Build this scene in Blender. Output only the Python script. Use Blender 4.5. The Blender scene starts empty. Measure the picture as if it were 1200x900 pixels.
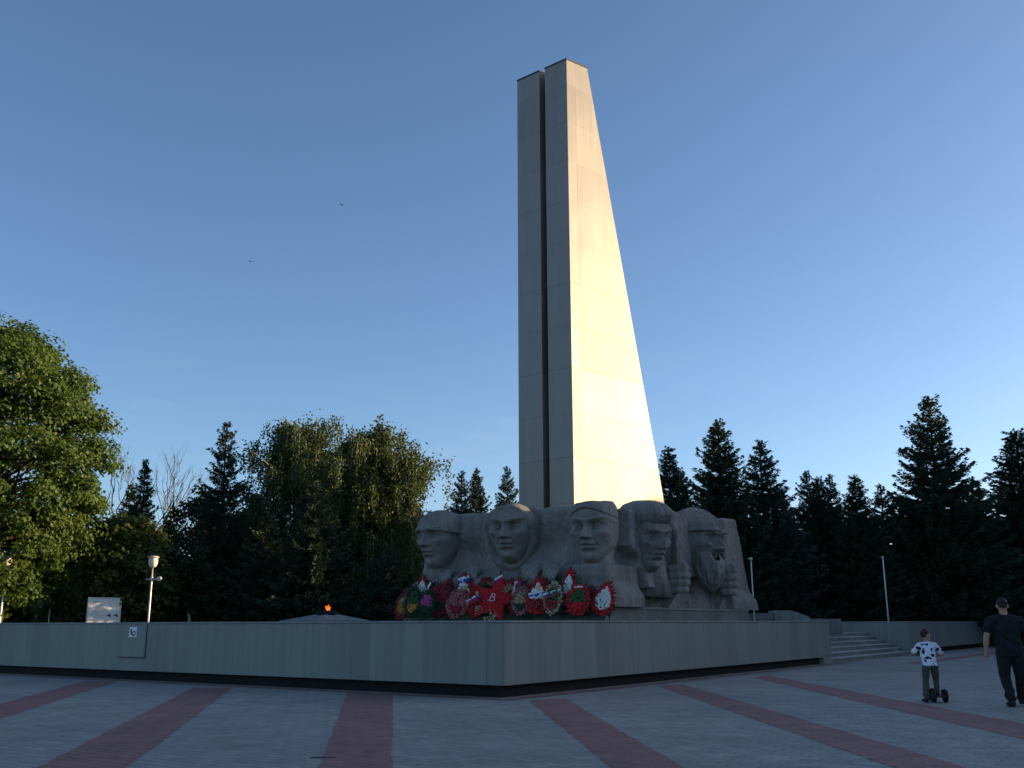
import bpy, bmesh, math, random
import numpy as np
from mathutils import Vector, Matrix, Euler

R_ = math.radians
S = bpy.context.scene
COL = S.collection
rng = np.random.default_rng(7)
random.seed(7)

# ------------------------------------------------------------------ camera
FPX, HOR, HCAM = 1150.0, 731.0, 1.5
TH = math.atan((HOR - 450) / FPX)
CT, ST = math.cos(TH), math.sin(TH)


def ray(u, v):
    x = (u - 600) / FPX
    y = (450 - v) / FPX
    return x, CT - y * ST, ST + y * CT


def at(u, v, D):
    x, Y, z = ray(u, v)
    t = D / Y
    return Vector((x * t, D, HCAM + z * t))


def gnd(u, v, Z=0.0):
    x, Y, z = ray(u, v)
    t = (Z - HCAM) / z
    return Vector((x * t, Y * t, Z))


def onplane(u, v, p0, d):
    """point where the line of sight meets the vertical plane through p0 along d; returns (s, z)"""
    x, Y, z = ray(u, v)
    # p0 + s d = t (x, Y)
    det = d[0] * -Y - d[1] * -x
    s = ((0 - p0[0]) * -Y - (0 - p0[1]) * -x) / det
    t = (p0[1] + s * d[1]) / Y
    return s, HCAM + z * t


cam = bpy.data.cameras.new('camera')
cam_o = bpy.data.objects.new('camera', cam)
COL.objects.link(cam_o)
cam.sensor_width = 36.0
cam.lens = 36.0 * FPX / 1200.0
cam.clip_end = 3000
cam.clip_start = 0.1
cam_o.location = (0, 0, HCAM)
cam_o.rotation_euler = (Matrix.Rotation(math.pi / 2 + TH, 3, 'X') @ Matrix.Rotation(R_(-0.15), 3, 'Z')).to_euler()
S.camera = cam_o

# ------------------------------------------------------------------ object helpers


def tag(o, label=None, cat=None, group=None, kind=None):
    if label: o['label'] = label
    if cat: o['category'] = cat
    if group: o['group'] = group
    if kind: o['kind'] = kind
    return o


def empty(name, loc=(0, 0, 0), rotz=0.0):
    o = bpy.data.objects.new(name, None)
    o.empty_display_size = 0.2
    COL.objects.link(o)
    o.location = loc
    o.rotation_euler = (0, 0, rotz)
    return o


def link(name, me, mat=None, parent=None, smooth=False):
    o = bpy.data.objects.new(name, me)
    COL.objects.link(o)
    if mat:
        me.materials.append(mat)
    if parent:
        o.parent = parent
    if smooth:
        me.polygons.foreach_set('use_smooth', np.ones(len(me.polygons), bool))
    return o


def np_mesh(name, V, F):
    """V (n,3); F (m,k) all the same size"""
    V = np.asarray(V, np.float32)
    F = np.asarray(F, np.int32)
    me = bpy.data.meshes.new(name)
    me.vertices.add(len(V))
    me.vertices.foreach_set('co', V.ravel())
    k = F.shape[1]
    me.loops.add(F.size)
    me.loops.foreach_set('vertex_index', F.ravel())
    me.polygons.add(len(F))
    me.polygons.foreach_set('loop_start', np.arange(len(F), dtype=np.int32) * k)
    me.update(calc_edges=True)
    me.validate()
    return me


class MB:
    def __init__(s):
        s.V = []
        s.F = []

    def add(s, V, F):
        b = len(s.V)
        s.V += [tuple(v) for v in V]
        s.F += [tuple(i + b for i in f) for f in F]
        return s

    def box(s, a, b, M=None):
        x0, y0, z0 = a
        x1, y1, z1 = b
        V = [(x0, y0, z0), (x1, y0, z0), (x1, y1, z0), (x0, y1, z0), (x0, y0, z1), (x1, y0, z1), (x1, y1, z1), (x0, y1, z1)]
        if M: V = [M @ Vector(v) for v in V]
        return s.add(V, [(0, 3, 2, 1), (4, 5, 6, 7), (0, 1, 5, 4), (1, 2, 6, 5), (2, 3, 7, 6), (3, 0, 4, 7)])

    def prism(s, poly, z0, z1, M=None):
        n = len(poly)
        V = [(p[0], p[1], z0) for p in poly] + [(p[0], p[1], z1) for p in poly]
        if M: V = [M @ Vector(v) for v in V]
        F = [tuple(range(n - 1, -1, -1)), tuple(range(n, 2 * n))] + [(i, (i + 1) % n, n + (i + 1) % n, n + i) for i in range(n)]
        return s.add(V, F)

    def tube(s, pts, radii, n=10, squash=None):
        """closed tube along pts. radii: number or (rx, ry) per point"""
        pts = [Vector(p) for p in pts]
        V = []
        F = []
        ref = None
        for i, p in enumerate(pts):
            if i == 0: d = pts[1] - pts[0]
            elif i == len(pts) - 1: d = pts[-1] - pts[-2]
            else: d = pts[i + 1] - pts[i - 1]
            d.normalize()
            if ref is None:
                ref = Vector((1, 0, 0)) if abs(d.x) < 0.9 else Vector((0, 1, 0))
            a = (ref - d * ref.dot(d)).normalized()
            ref = a
            b = d.cross(a)
            r = radii[i] if hasattr(radii, '__len__') else radii
            rx, ry = (r if hasattr(r, '__len__') else (r, r))
            for k in range(n):
                t = 2 * math.pi * k / n
                V.append(p + a * rx * math.cos(t) + b * ry * math.sin(t))
        m = len(pts)
        for i in range(m - 1):
            for k in range(n):
                F.append((i * n + k, i * n + (k + 1) % n, (i + 1) * n + (k + 1) % n, (i + 1) * n + k))
        F.append(tuple(range(n - 1, -1, -1)))
        F.append(tuple((m - 1) * n + k for k in range(n)))
        return s.add(V, F)

    def ball(s, c, r, nu=12, nv=8, M=None):
        r = r if hasattr(r, '__len__') else (r, r, r)
        V = [Vector((0, 0, -r[2]))]
        for j in range(1, nv):
            p = -math.pi / 2 + math.pi * j / nv
            for i in range(nu):
                t = 2 * math.pi * i / nu
                V.append(Vector((r[0] * math.cos(p) * math.cos(t), r[1] * math.cos(p) * math.sin(t), r[2] * math.sin(p))))
        V.append(Vector((0, 0, r[2])))
        F = []
        for i in range(nu):
            F.append((0, 1 + (i + 1) % nu, 1 + i))
        for j in range(nv - 2):
            for i in range(nu):
                a = 1 + j * nu
                F.append((a + i, a + (i + 1) % nu, a + nu + (i + 1) % nu, a + nu + i))
        a = 1 + (nv - 2) * nu
        for i in range(nu):
            F.append((a + i, a + (i + 1) % nu, len(V) - 1))
        c = Vector(c)
        if M: V = [M @ v for v in V]
        return s.add([v + c for v in V], F)

    def lathe(s, prof, n=24, c=(0, 0, 0)):
        V = []
        F = []
        for r, z in prof:
            for k in range(n):
                t = 2 * math.pi * k / n
                V.append((c[0] + r * math.cos(t), c[1] + r * math.sin(t), c[2] + z))
        for i in range(len(prof) - 1):
            for k in range(n):
                F.append((i * n + k, i * n + (k + 1) % n, (i + 1) * n + (k + 1) % n, (i + 1) * n + k))
        F.append(tuple(range(n - 1, -1, -1)))
        F.append(tuple((len(prof) - 1) * n + k for k in range(n)))
        return s.add(V, F)

    def mesh(s, name):
        me = bpy.data.meshes.new(name)
        me.from_pydata([tuple(v) for v in s.V], [], s.F)
        me.update()
        return me

    def build(s, name, mat, parent=None, smooth=False, bevel=0):
        o = link(name, s.mesh(name), mat, parent, smooth)
        if bevel:
            b = o.modifiers.new('bevel', 'BEVEL')
            b.width = bevel
            b.segments = 2
            b.limit_method = 'ANGLE'
        return o

    def remesh(s, name, mat, voxel, parent=None, smooth_it=4):
        o = s.build(name, mat)
        m = o.modifiers.new('r', 'REMESH')
        m.mode = 'VOXEL'
        m.voxel_size = voxel
        k = o.modifiers.new('s', 'SMOOTH')
        k.iterations = smooth_it
        k.factor = 0.5
        dg = bpy.context.evaluated_depsgraph_get()
        me = bpy.data.meshes.new_from_object(o.evaluated_get(dg))
        me.name = name
        o.modifiers.clear()
        old = o.data
        o.data = me
        bpy.data.meshes.remove(old)
        if not me.materials: me.materials.append(mat)
        me.polygons.foreach_set('use_smooth', np.ones(len(me.polygons), bool))
        if parent: o.parent = parent
        return o


# ------------------------------------------------------------------ materials
class NT:
    def __init__(s, name):
        s.m = bpy.data.materials.new(name)
        s.m.use_nodes = True
        s.t = s.m.node_tree
        s.t.nodes.clear()
        s.out = s.n('ShaderNodeOutputMaterial')
        s.co = s.n('ShaderNodeTexCoord')

    def n(s, typ, **kw):
        nd = s.t.nodes.new(typ)
        for k, v in kw.items():
            setattr(nd, k, v)
        return nd

    def l(s, a, b):
        s.t.links.new(a, b)

    def noise(s, scale, detail=4, rough=0.55, stretch=None, src=None):
        nz = s.n('ShaderNodeTexNoise')
        nz.inputs['Scale'].default_value = scale
        nz.inputs['Detail'].default_value = detail
        nz.inputs['Roughness'].default_value = rough
        src = src or s.co.outputs['Object']
        if stretch:
            mp = s.n('ShaderNodeMapping')
            mp.inputs['Scale'].default_value = stretch
            s.l(src, mp.inputs['Vector'])
            src = mp.outputs['Vector']
        s.l(src, nz.inputs['Vector'])
        return nz.outputs['Fac']

    def ramp(s, fac, stops):
        r = s.n('ShaderNodeValToRGB')
        e = r.color_ramp.elements
        while len(e) < len(stops): e.new(0.5)
        for el, (p, c) in zip(e, stops):
            el.position = p
            el.color = (*c, 1)
        s.l(fac, r.inputs['Fac'])
        return r.outputs['Color']

    def mix(s, fac, a, b, mode='MIX'):
        m = s.n('ShaderNodeMix', data_type='RGBA', blend_type=mode)
        for sock, val in ((m.inputs[0], fac), (m.inputs[6], a), (m.inputs[7], b)):
            if isinstance(val, (int, float)): sock.default_value = val
            elif isinstance(val, tuple): sock.default_value = (*val, 1)
            else: s.l(val, sock)
        return m.outputs[2]

    def math(s, op, a, b=None):
        m = s.n('ShaderNodeMath', operation=op)
        for i, val in enumerate((a, b)):
            if val is None: continue
            if isinstance(val, (int, float)): m.inputs[i].default_value = val
            else: s.l(val, m.inputs[i])
        return m.outputs[0]

    def bsdf(s, color, rough=0.8, metal=0.0, spec=0.3, bump=None, bstr=0.3, bdist=0.02):
        b = s.n('ShaderNodeBsdfPrincipled')
        if isinstance(color, tuple): b.inputs['Base Color'].default_value = (*color, 1)
        else: s.l(color, b.inputs['Base Color'])
        if isinstance(rough, (int, float)): b.inputs['Roughness'].default_value = rough
        else: s.l(rough, b.inputs['Roughness'])
        b.inputs['Metallic'].default_value = metal
        b.inputs['Specular IOR Level'].default_value = spec
        if bump is not None:
            bp = s.n('ShaderNodeBump')
            bp.inputs['Strength'].default_value = bstr
            bp.inputs['Distance'].default_value = bdist
            s.l(bump, bp.inputs['Height'])
            s.l(bp.outputs['Normal'], b.inputs['Normal'])
        s.l(b.outputs['BSDF'], s.out.inputs['Surface'])
        return b


def m_plain(name, col, rough=0.7, metal=0.0, spec=0.3, var=0.25, scale=6):
    t = NT(name)
    nz = t.noise(scale, 5)
    a = tuple(c * (1 - var) for c in col)
    b = tuple(min(1, c * (1 + var)) for c in col)
    t.bsdf(t.ramp(nz, [(0.3, a), (0.7, b)]), rough, metal, spec, bump=nz, bstr=0.15)
    return t.m


def m_leaf(name, c0, c1, c2, trans=0.35, scale=0.5):
    t = NT(name)
    big = t.noise(scale, 3)
    fine = t.noise(7.0, 2)
    f = t.math('ADD', t.math('MULTIPLY', big, 0.6), t.math('MULTIPLY', fine, 0.4))
    col = t.ramp(f, [(0.3, c0), (0.5, c1), (0.7, c2)])
    d = t.n('ShaderNodeBsdfPrincipled')
    t.l(col, d.inputs['Base Color'])
    d.inputs['Roughness'].default_value = 0.55
    d.inputs['Specular IOR Level'].default_value = 0.25
    tr = t.n('ShaderNodeBsdfTranslucent')
    t.l(t.mix(0.5, col, (c2[0] * 1.5, c2[1] * 1.5, c2[2] * 0.6)), tr.inputs['Color'])
    ms = t.n('ShaderNodeMixShader')
    ms.inputs[0].default_value = trans
    t.l(d.outputs[0], ms.inputs[1])
    t.l(tr.outputs[0], ms.inputs[2])
    t.l(ms.outputs[0], t.out.inputs['Surface'])
    return t.m


def m_pavers(name, c0, c1, mortar, rot=0.0):
    t = NT(name)
    mp = t.n('ShaderNodeMapping')
    mp.inputs['Rotation'].default_value = (0, 0, rot)
    t.l(t.co.outputs['Object'], mp.inputs['Vector'])
    br = t.n('ShaderNodeTexBrick')
    br.inputs['Scale'].default_value = 1.0
    br.inputs['Brick Width'].default_value = 0.34
    br.inputs['Row Height'].default_value = 0.17
    br.inputs['Mortar Size'].default_value = 0.008
    br.inputs['Mortar Smooth'].default_value = 0.3
    br.inputs['Color1'].default_value = (*c0, 1)
    br.inputs['Color2'].default_value = (*c1, 1)
    br.inputs['Mortar'].default_value = (*mortar, 1)
    t.l(mp.outputs['Vector'], br.inputs['Vector'])
    big = t.noise(0.35, 5, 0.6)
    mid = t.noise(2.2, 5, 0.65)
    fine = t.noise(40, 3, 0.6)
    c = t.mix(1.0, br.outputs['Color'], t.ramp(big, [(0.3, (0.78, 0.78, 0.8)), (0.7, (1.12, 1.1, 1.06))]), 'MULTIPLY')
    c = t.mix(1.0, c, t.ramp(mid, [(0.3, (0.8, 0.8, 0.8)), (0.68, (1.14, 1.13, 1.12))]), 'MULTIPLY')
    c = t.mix(1.0, c, t.ramp(fine, [(0.3, (0.85, 0.85, 0.85)), (0.7, (1.12, 1.12, 1.12))]), 'MULTIPLY')
    blotch = t.noise(0.9, 6, 0.7)
    c = t.mix(t.math('MULTIPLY', t.math('GREATER_THAN', blotch, 0.64), 0.22), c, (0.05, 0.05, 0.05))
    gum = t.n('ShaderNodeTexVoronoi', feature='F1')
    gum.inputs['Scale'].default_value = 1.3
    t.l(t.co.outputs['Object'], gum.inputs['Vector'])
    c = t.mix(t.math('MULTIPLY', t.math('LESS_THAN', gum.outputs['Distance'], 0.045), 0.6), c, (0.04, 0.04, 0.04))
    h = t.math('ADD', t.math('MULTIPLY', br.outputs['Fac'], -1.0), t.math('MULTIPLY', fine, 0.35))
    h = t.math('ADD', h, t.math('MULTIPLY', mid, 0.8))
    t.bsdf(c, 0.75, 0, 0.35, bump=h, bstr=0.6, bdist=0.012)
    return t.m


def m_cladding(name, panel=0.95):
    """sawn granite slabs: joints every panel along local x, vertical weather streaks"""
    t = NT(name)
    sep = t.n('ShaderNodeSeparateXYZ')
    t.l(t.co.outputs['Object'], sep.inputs[0])
    xs = t.math('DIVIDE', sep.outputs[0], panel)
    fr = t.math('FRACT', xs)
    joint = t.math('LESS_THAN', fr, 0.010 / panel)
    wn = t.n('ShaderNodeTexWhiteNoise', noise_dimensions='1D')
    t.l(t.math('FLOOR', xs), wn.inputs['W'])
    streak = t.noise(1.0, 5, 0.6, stretch=(5.0, 5.0, 0.22))
    streak2 = t.noise(1.0, 4, 0.7, stretch=(22.0, 22.0, 0.5))
    fine = t.noise(60, 3)
    big = t.noise(0.5, 3)
    c = t.ramp(streak, [(0.25, (0.172, 0.188, 0.168)), (0.5, (0.213, 0.23, 0.206)), (0.75, (0.25, 0.263, 0.236))])
    c = t.mix(1.0, c, t.ramp(wn.outputs['Value'], [(0, (0.9, 0.91, 0.91)), (1, (1.06, 1.06, 1.05))]), 'MULTIPLY')
    c = t.mix(1.0, c, t.ramp(fine, [(0.3, (0.85, 0.85, 0.85)), (0.7, (1.13, 1.13, 1.13))]), 'MULTIPLY')
    c = t.mix(t.math('MULTIPLY', t.math('GREATER_THAN', streak2, 0.73), 0.3), c, (0.42, 0.42, 0.4))
    c = t.mix(t.math('MULTIPLY', joint, 0.4), c, (0.06, 0.065, 0.06))
    t.bsdf(c, t.math('ADD', 0.55, t.math('MULTIPLY', big, 0.25)), 0, 0.35, bump=fine, bstr=0.15, bdist=0.006)
    return t.m


def m_stone(name, c0, c1, c2, rough=False):
    t = NT(name)
    a = t.noise(0.7, 6, 0.6)
    st = t.noise(1.0, 6, 0.65, stretch=(5.0, 5.0, 0.35))
    fine = t.noise(26, 5, 0.65)
    f = t.math('ADD', t.math('MULTIPLY', a, 0.5), t.math('MULTIPLY', st, 0.5))
    c = t.ramp(f, [(0.36, c0), (0.5, c1), (0.64, c2)])
    c = t.mix(1.0, c, t.ramp(fine, [(0.3, (0.85, 0.85, 0.85)), (0.7, (1.12, 1.12, 1.12))]), 'MULTIPLY')
    h = fine
    if rough:
        # point-chiselled surface with a few pour joints
        vor = t.n('ShaderNodeTexVoronoi', feature='F1')
        vor.inputs['Scale'].default_value = 9.0
        t.l(t.co.outputs['Object'], vor.inputs['Vector'])
        h = t.math('ADD', t.math('MULTIPLY', fine, 0.6), t.math('MULTIPLY', vor.outputs['Distance'], 0.7))
        h = t.math('ADD', h, t.math('MULTIPLY', t.noise(3.0, 4, 0.6), 1.2))
        pits = t.noise(14, 3, 0.7)
        c = t.mix(t.math('MULTIPLY', t.math('GREATER_THAN', pits, 0.66), 0.45), c, tuple(x * .45 for x in c0))
    t.bsdf(c, 0.88, 0, 0.2, bump=h, bstr=0.5 if rough else 0.35, bdist=0.05 if rough else 0.02)
    return t.m


def m_panels(name, col, rough, metal):
    """large metal sheets, with the joints and the slight differences from sheet to sheet"""
    t = NT(name)
    sep = t.n('ShaderNodeSeparateXYZ')
    t.l(t.co.outputs['Object'], sep.inputs[0])
    zs = t.math('DIVIDE', t.math('ADD', sep.outputs[2], 0.35), 1.62)
    fz = t.math('FRACT', zs)
    xs = t.math('DIVIDE', t.math('ADD', sep.outputs[0], -2.95), 2.6)
    jx = t.math('LESS_THAN', t.math('ABSOLUTE', t.math('SUBTRACT', t.math('FRACT', t.math('ADD', xs, 0.5)), 0.5)), 0.004)
    jz = t.math('LESS_THAN', fz, 0.011)
    joint = t.math('MAXIMUM', jz, jx)
    cell = t.math('ADD', t.math('FLOOR', zs), t.math('MULTIPLY', t.math('FLOOR', xs), 17.3))
    wn = t.n('ShaderNodeTexWhiteNoise', noise_dimensions='1D')
    t.l(cell, wn.inputs['W'])
    blot = t.noise(0.55, 3, 0.5)
    dirt = t.noise(1.0, 5, 0.65, stretch=(4.0, 4.0, 0.35))
    a = tuple(x * 0.9 for x in col)
    c = t.ramp(blot, [(0.3, a), (0.7, col)])
    c = t.mix(1.0, c, t.ramp(wn.outputs['Value'], [(0, (0.88, 0.88, 0.88)), (1, (1.05, 1.05, 1.05))]), 'MULTIPLY')
    c = t.mix(1.0, c, t.ramp(dirt, [(0.3, (0.88, 0.88, 0.88)), (0.65, (1.03, 1.03, 1.03))]), 'MULTIPLY')
    c = t.mix(t.math('MULTIPLY', joint, t.math('ADD', 0.3, t.math('MULTIPLY', t.math('LESS_THAN', t.math('FRACT', t.math('DIVIDE', zs, 2.0)), 0.5), 0.3))), c, (0.1, 0.09, 0.08))
    rr = t.math('ADD', rough - 0.06, t.math('MULTIPLY', t.math('ADD', blot, wn.outputs['Value']), 0.09))
    h = t.math('SUBTRACT', t.noise(0.55, 2, 0.4), t.math('MULTIPLY', joint, 0.6))
    t.bsdf(c, rr, metal, 0.5, bump=h, bstr=0.3, bdist=0.06)
    return t.m


M = {}
M['pavers'] = m_pavers('grey_pavers', (0.29, 0.272, 0.245), (0.35, 0.33, 0.30), (0.17, 0.165, 0.155), R_(35))
M['red_pavers'] = m_pavers('red_pavers', (0.275, 0.13, 0.12), (0.33, 0.155, 0.142), (0.12, 0.07, 0.065), R_(35))
M['terrace'] = m_pavers('terrace_pavers', (0.17, 0.165, 0.155), (0.22, 0.215, 0.205), (0.07, 0.07, 0.065), 0.3)
M['grass'] = m_plain('lawn_grass', (0.045, 0.075, 0.02), 0.9, var=0.4, scale=3)
M['clad'] = m_cladding('granite_cladding')
M['coping'] = m_stone('granite_coping', (0.17, 0.18, 0.17), (0.23, 0.24, 0.225), (0.28, 0.28, 0.265))
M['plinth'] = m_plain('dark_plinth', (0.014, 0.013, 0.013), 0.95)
M['step'] = m_stone('granite_step', (0.17, 0.17, 0.165), (0.235, 0.235, 0.225), (0.30, 0.30, 0.285))
M['tread'] = m_stone('skylit_tread', (0.30, 0.30, 0.285), (0.38, 0.38, 0.36), (0.45, 0.45, 0.43))  # paler than the step stone: sky light on the treads put into the colour
M['stone'] = m_stone('sculpture_stone', (0.16, 0.144, 0.13), (0.235, 0.213, 0.194), (0.31, 0.282, 0.256), rough=True)
M['base'] = m_stone('base_granite', (0.14, 0.14, 0.128), (0.19, 0.187, 0.17), (0.235, 0.225, 0.205))
M['metal'] = m_panels('obelisk_sheets', (0.272, 0.252, 0.222), 0.50, 0.42)
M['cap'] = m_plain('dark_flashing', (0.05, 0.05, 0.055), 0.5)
M['bark'] = m_plain('bark', (0.06, 0.048, 0.038), 0.9, var=0.4, scale=9)
M['birch_bark'] = m_plain('birch_bark', (0.42, 0.40, 0.36), 0.85, var=0.5, scale=4)
M['dead_bark'] = m_plain('bare_bark', (0.13, 0.105, 0.085), 0.9, var=0.3, scale=6)
M['linden'] = m_leaf('linden_leaf', (0.034, 0.068, 0.012), (0.06, 0.104, 0.018), (0.10, 0.142, 0.028))
M['olive'] = m_leaf('olive_leaf', (0.04, 0.06, 0.016), (0.064, 0.085, 0.022), (0.095, 0.11, 0.032))
M['brown'] = m_leaf('brown_leaf', (0.05, 0.035, 0.018), (0.075, 0.05, 0.024), (0.09, 0.06, 0.03))
M['birch'] = m_leaf('birch_leaf', (0.034, 0.055, 0.018), (0.055, 0.08, 0.024), (0.088, 0.112, 0.034), scale=0.35)
M['spruce'] = m_leaf('spruce_needle', (0.03, 0.05, 0.032), (0.048, 0.074, 0.044), (0.068, 0.096, 0.052), trans=0.15)
M['blue_spruce'] = m_leaf('blue_spruce_needle', (0.036, 0.058, 0.052), (0.054, 0.08, 0.072), (0.072, 0.1, 0.09), trans=0.13)
M['thuja'] = m_leaf('thuja_scale', (0.03, 0.054, 0.026), (0.045, 0.076, 0.034), (0.062, 0.098, 0.042), trans=0.15)
M['white_paint'] = m_plain('white_paint', (0.72, 0.71, 0.68), 0.5, var=0.08)
M['galv'] = m_plain('galvanised_steel', (0.55, 0.55, 0.54), 0.45, 0.5, var=0.1)
M['globe'] = m_plain('opal_globe', (0.75, 0.70, 0.60), 0.35, var=0.05)
M['lampcap'] = m_plain('lamp_cap', (0.5, 0.47, 0.42), 0.5, var=0.1)
M['ink'] = m_plain('dark_ink', (0.03, 0.035, 0.04), 0.6)
M['inkgrey'] = m_plain('faint_ink', (0.42, 0.42, 0.42), 0.6)
M['skin'] = m_plain('skin', (0.42, 0.24, 0.17), 0.6, var=0.06)
M['hair'] = m_plain('dark_hair', (0.022, 0.016, 0.013), 0.6, var=0.4, scale=40)
M['black'] = m_plain('black_cloth', (0.011, 0.012, 0.014), 0.85, var=0.35, scale=14)
M['blacktr'] = m_plain('black_trousers', (0.013, 0.013, 0.015), 0.85, var=0.35, scale=14)
M['olive_cloth'] = m_plain('olive_cloth', (0.062, 0.072, 0.056), 0.85, var=0.2, scale=14)
M['shoe'] = m_plain('black_shoe', (0.012, 0.012, 0.014), 0.55)
M['green_cloth'] = m_plain('green_cloth', (0.02, 0.17, 0.07), 0.8)
M['rubber'] = m_plain('rubber', (0.012, 0.012, 0.013), 0.7)
M['plastic'] = m_plain('dark_plastic', (0.03, 0.03, 0.034), 0.45)
M['red_plastic'] = m_plain('red_plastic', (0.35, 0.03, 0.03), 0.4)
M['f_red'] = m_plain('red_petals', (0.52, 0.018, 0.026), 0.7, var=0.35, scale=25)
M['f_dred'] = m_plain('dark_red_petals', (0.29, 0.025, 0.032), 0.7, var=0.4, scale=25)
M['f_pink'] = m_plain('pink_petals', (0.42, 0.09, 0.24), 0.7, var=0.3, scale=25)
M['f_rose'] = m_plain('dusty_rose_petals', (0.36, 0.13, 0.13), 0.7, var=0.4, scale=25)
M['f_white'] = m_plain('white_petals', (0.72, 0.72, 0.68), 0.7, var=0.15, scale=25)
M['f_beige'] = m_plain('beige_petals', (0.40, 0.30, 0.17), 0.7, var=0.35, scale=25)
M['f_orange'] = m_plain('orange_petals', (0.52, 0.24, 0.05), 0.7, var=0.3, scale=25)
M['f_green'] = m_plain('green_foliage', (0.02, 0.05, 0.025), 0.8, var=0.5, scale=25)
M['f_lgreen'] = m_plain('fresh_green_foliage', (0.05, 0.11, 0.04), 0.8, var=0.5, scale=25)
M['r_white'] = m_plain('white_ribbon', (0.75, 0.75, 0.76), 0.5, var=0.05)
M['r_blue'] = m_plain('blue_ribbon', (0.03, 0.07, 0.42), 0.5, var=0.1)
M['r_red'] = m_plain('red_ribbon', (0.55, 0.016, 0.025), 0.5, var=0.1)
M['gold'] = m_plain('gold_medallion', (0.48, 0.33, 0.12), 0.45, 0.3, var=0.2)

t = NT('spotted_shirt')
v = t.n('ShaderNodeTexVoronoi', feature='F1')
v.inputs['Scale'].default_value = 10.0
v.inputs['Randomness'].default_value = 0.9
nzv = t.n('ShaderNodeTexNoise')
nzv.inputs['Scale'].default_value = 9.0
t.l(t.co.outputs['Object'], nzv.inputs['Vector'])
t.l(t.mix(0.12, t.co.outputs['Object'], nzv.outputs['Color']), v.inputs['Vector'])
msk = t.math('LESS_THAN', v.outputs['Distance'], 0.36)
t.bsdf(t.mix(msk, (0.72, 0.72, 0.80), (0.02, 0.022, 0.04)), 0.85)
M['spotted'] = t.m

t = NT('flame')
em = t.n('ShaderNodeEmission')
sep = t.n('ShaderNodeSeparateXYZ')
t.l(t.co.outputs['Generated'], sep.inputs[0])
t.l(t.ramp(sep.outputs[2], [(0.0, (1.0, 0.28, 0.06)), (0.6, (1.0, 0.20, 0.03)), (1.0, (0.8, 0.09, 0.015))]), em.inputs['Color'])
em.inputs['Strength'].default_value = 0.6
t.l(em.outputs[0], t.out.inputs['Surface'])
M['flame'] = t.m

# ------------------------------------------------------------------ light and sky
SUN_AZ = R_(76.0)      # clockwise from +Y (view direction) : 90 = due right
SUN_EL = R_(10.0)
sun_dir = Vector((math.sin(SUN_AZ) * math.cos(SUN_EL), math.cos(SUN_AZ) * math.cos(SUN_EL), math.sin(SUN_EL)))
w = bpy.data.worlds.new('World')
S.world = w
w.use_nodes = True
wt = w.node_tree
bg = wt.nodes['Background']
sky = wt.nodes.new('ShaderNodeTexSky')
sky.sky_type = 'NISHITA'
sky.sun_disc = False
sky.sun_elevation = SUN_EL
sky.sun_rotation = SUN_AZ
sky.altitude = 0
sky.air_density = 0.75
sky.dust_density = 1.0
sky.ozone_density = 2.6
# thin high cloud low over the trees
tc = wt.nodes.new('ShaderNodeTexCoord')
mp = wt.nodes.new('ShaderNodeMapping')
mp.inputs['Scale'].default_value = (3.0, 3.0, 16.0)
wt.links.new(tc.outputs['Generated'], mp.inputs['Vector'])
cn = wt.nodes.new('ShaderNodeTexNoise')
cn.inputs['Scale'].default_value = 1.6
cn.inputs['Detail'].default_value = 6
cn.inputs['Roughness'].default_value = 0.6
wt.links.new(mp.outputs['Vector'], cn.inputs['Vector'])
cr_ = wt.nodes.new('ShaderNodeValToRGB')
cr_.color_ramp.elements[0].position = 0.56
cr_.color_ramp.elements[0].color = (0, 0, 0, 1)
cr_.color_ramp.elements[1].position = 0.78
cr_.color_ramp.elements[1].color = (1, 1, 1, 1)
wt.links.new(cn.outputs['Fac'], cr_.inputs['Fac'])
sp_ = wt.nodes.new('ShaderNodeSeparateXYZ')
wt.links.new(tc.outputs['Generated'], sp_.inputs[0])
mr = wt.nodes.new('ShaderNodeMapRange')
mr.inputs['From Min'].default_value = 0.30
mr.inputs['From Max'].default_value = 0.06
mr.inputs['To Min'].default_value = 0.0
mr.inputs['To Max'].default_value = 0.22
wt.links.new(sp_.outputs[2], mr.inputs['Value'])
mm = wt.nodes.new('ShaderNodeMath')
mm.operation = 'MULTIPLY'
wt.links.new(cr_.outputs['Color'], mm.inputs[0])
wt.links.new(mr.outputs['Result'], mm.inputs[1])
cm = wt.nodes.new('ShaderNodeMix')
cm.data_type = 'RGBA'
wt.links.new(mm.outputs[0], cm.inputs[0])
wt.links.new(sky.outputs[0], cm.inputs[6])
cm.inputs[7].default_value = (3.3, 3.35, 3.5, 1)
wt.links.new(cm.outputs[2], bg.inputs[0])
bg.inputs[1].default_value = 0.12
sl = bpy.data.lights.new('sun', 'SUN')
sl.energy = 5.0
sl.angle = R_(0.5)
sl.color = (1.0, 0.72, 0.41)
so = bpy.data.objects.new('sun', sl)
COL.objects.link(so)
so.rotation_euler = sun_dir.to_track_quat('Z', 'Y').to_euler()
so.location = (80, 20, 40)
S.view_settings.view_transform = 'Standard'
S.view_settings.look = 'None'
S.view_settings.exposure = 1.0
S.view_settings.gamma = 1.0
S.view_settings.use_curve_mapping = False

# ------------------------------------------------------------------ ground, terrace, walls
A = R_(35.0)
Ld = Vector((-math.cos(A), math.sin(A), 0))     # along the left wing, away from the corner
Rd = Vector((math.sin(A), math.cos(A), 0))      # along the right wing
C0 = Vector((-0.18, 21.22, 0))                  # corner of the podium


def pod(l, r, z=0.0):
    p = C0 + Ld * l + Rd * r
    return Vector((p.x, p.y, z))


# local frame of the podium: x along the right wing, y along the left wing
PM = Matrix.Translation(C0) @ Matrix(((Rd.x, Ld.x, 0, 0), (Rd.y, Ld.y, 0, 0), (0, 0, 1, 0), (0, 0, 0, 1)))

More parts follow.
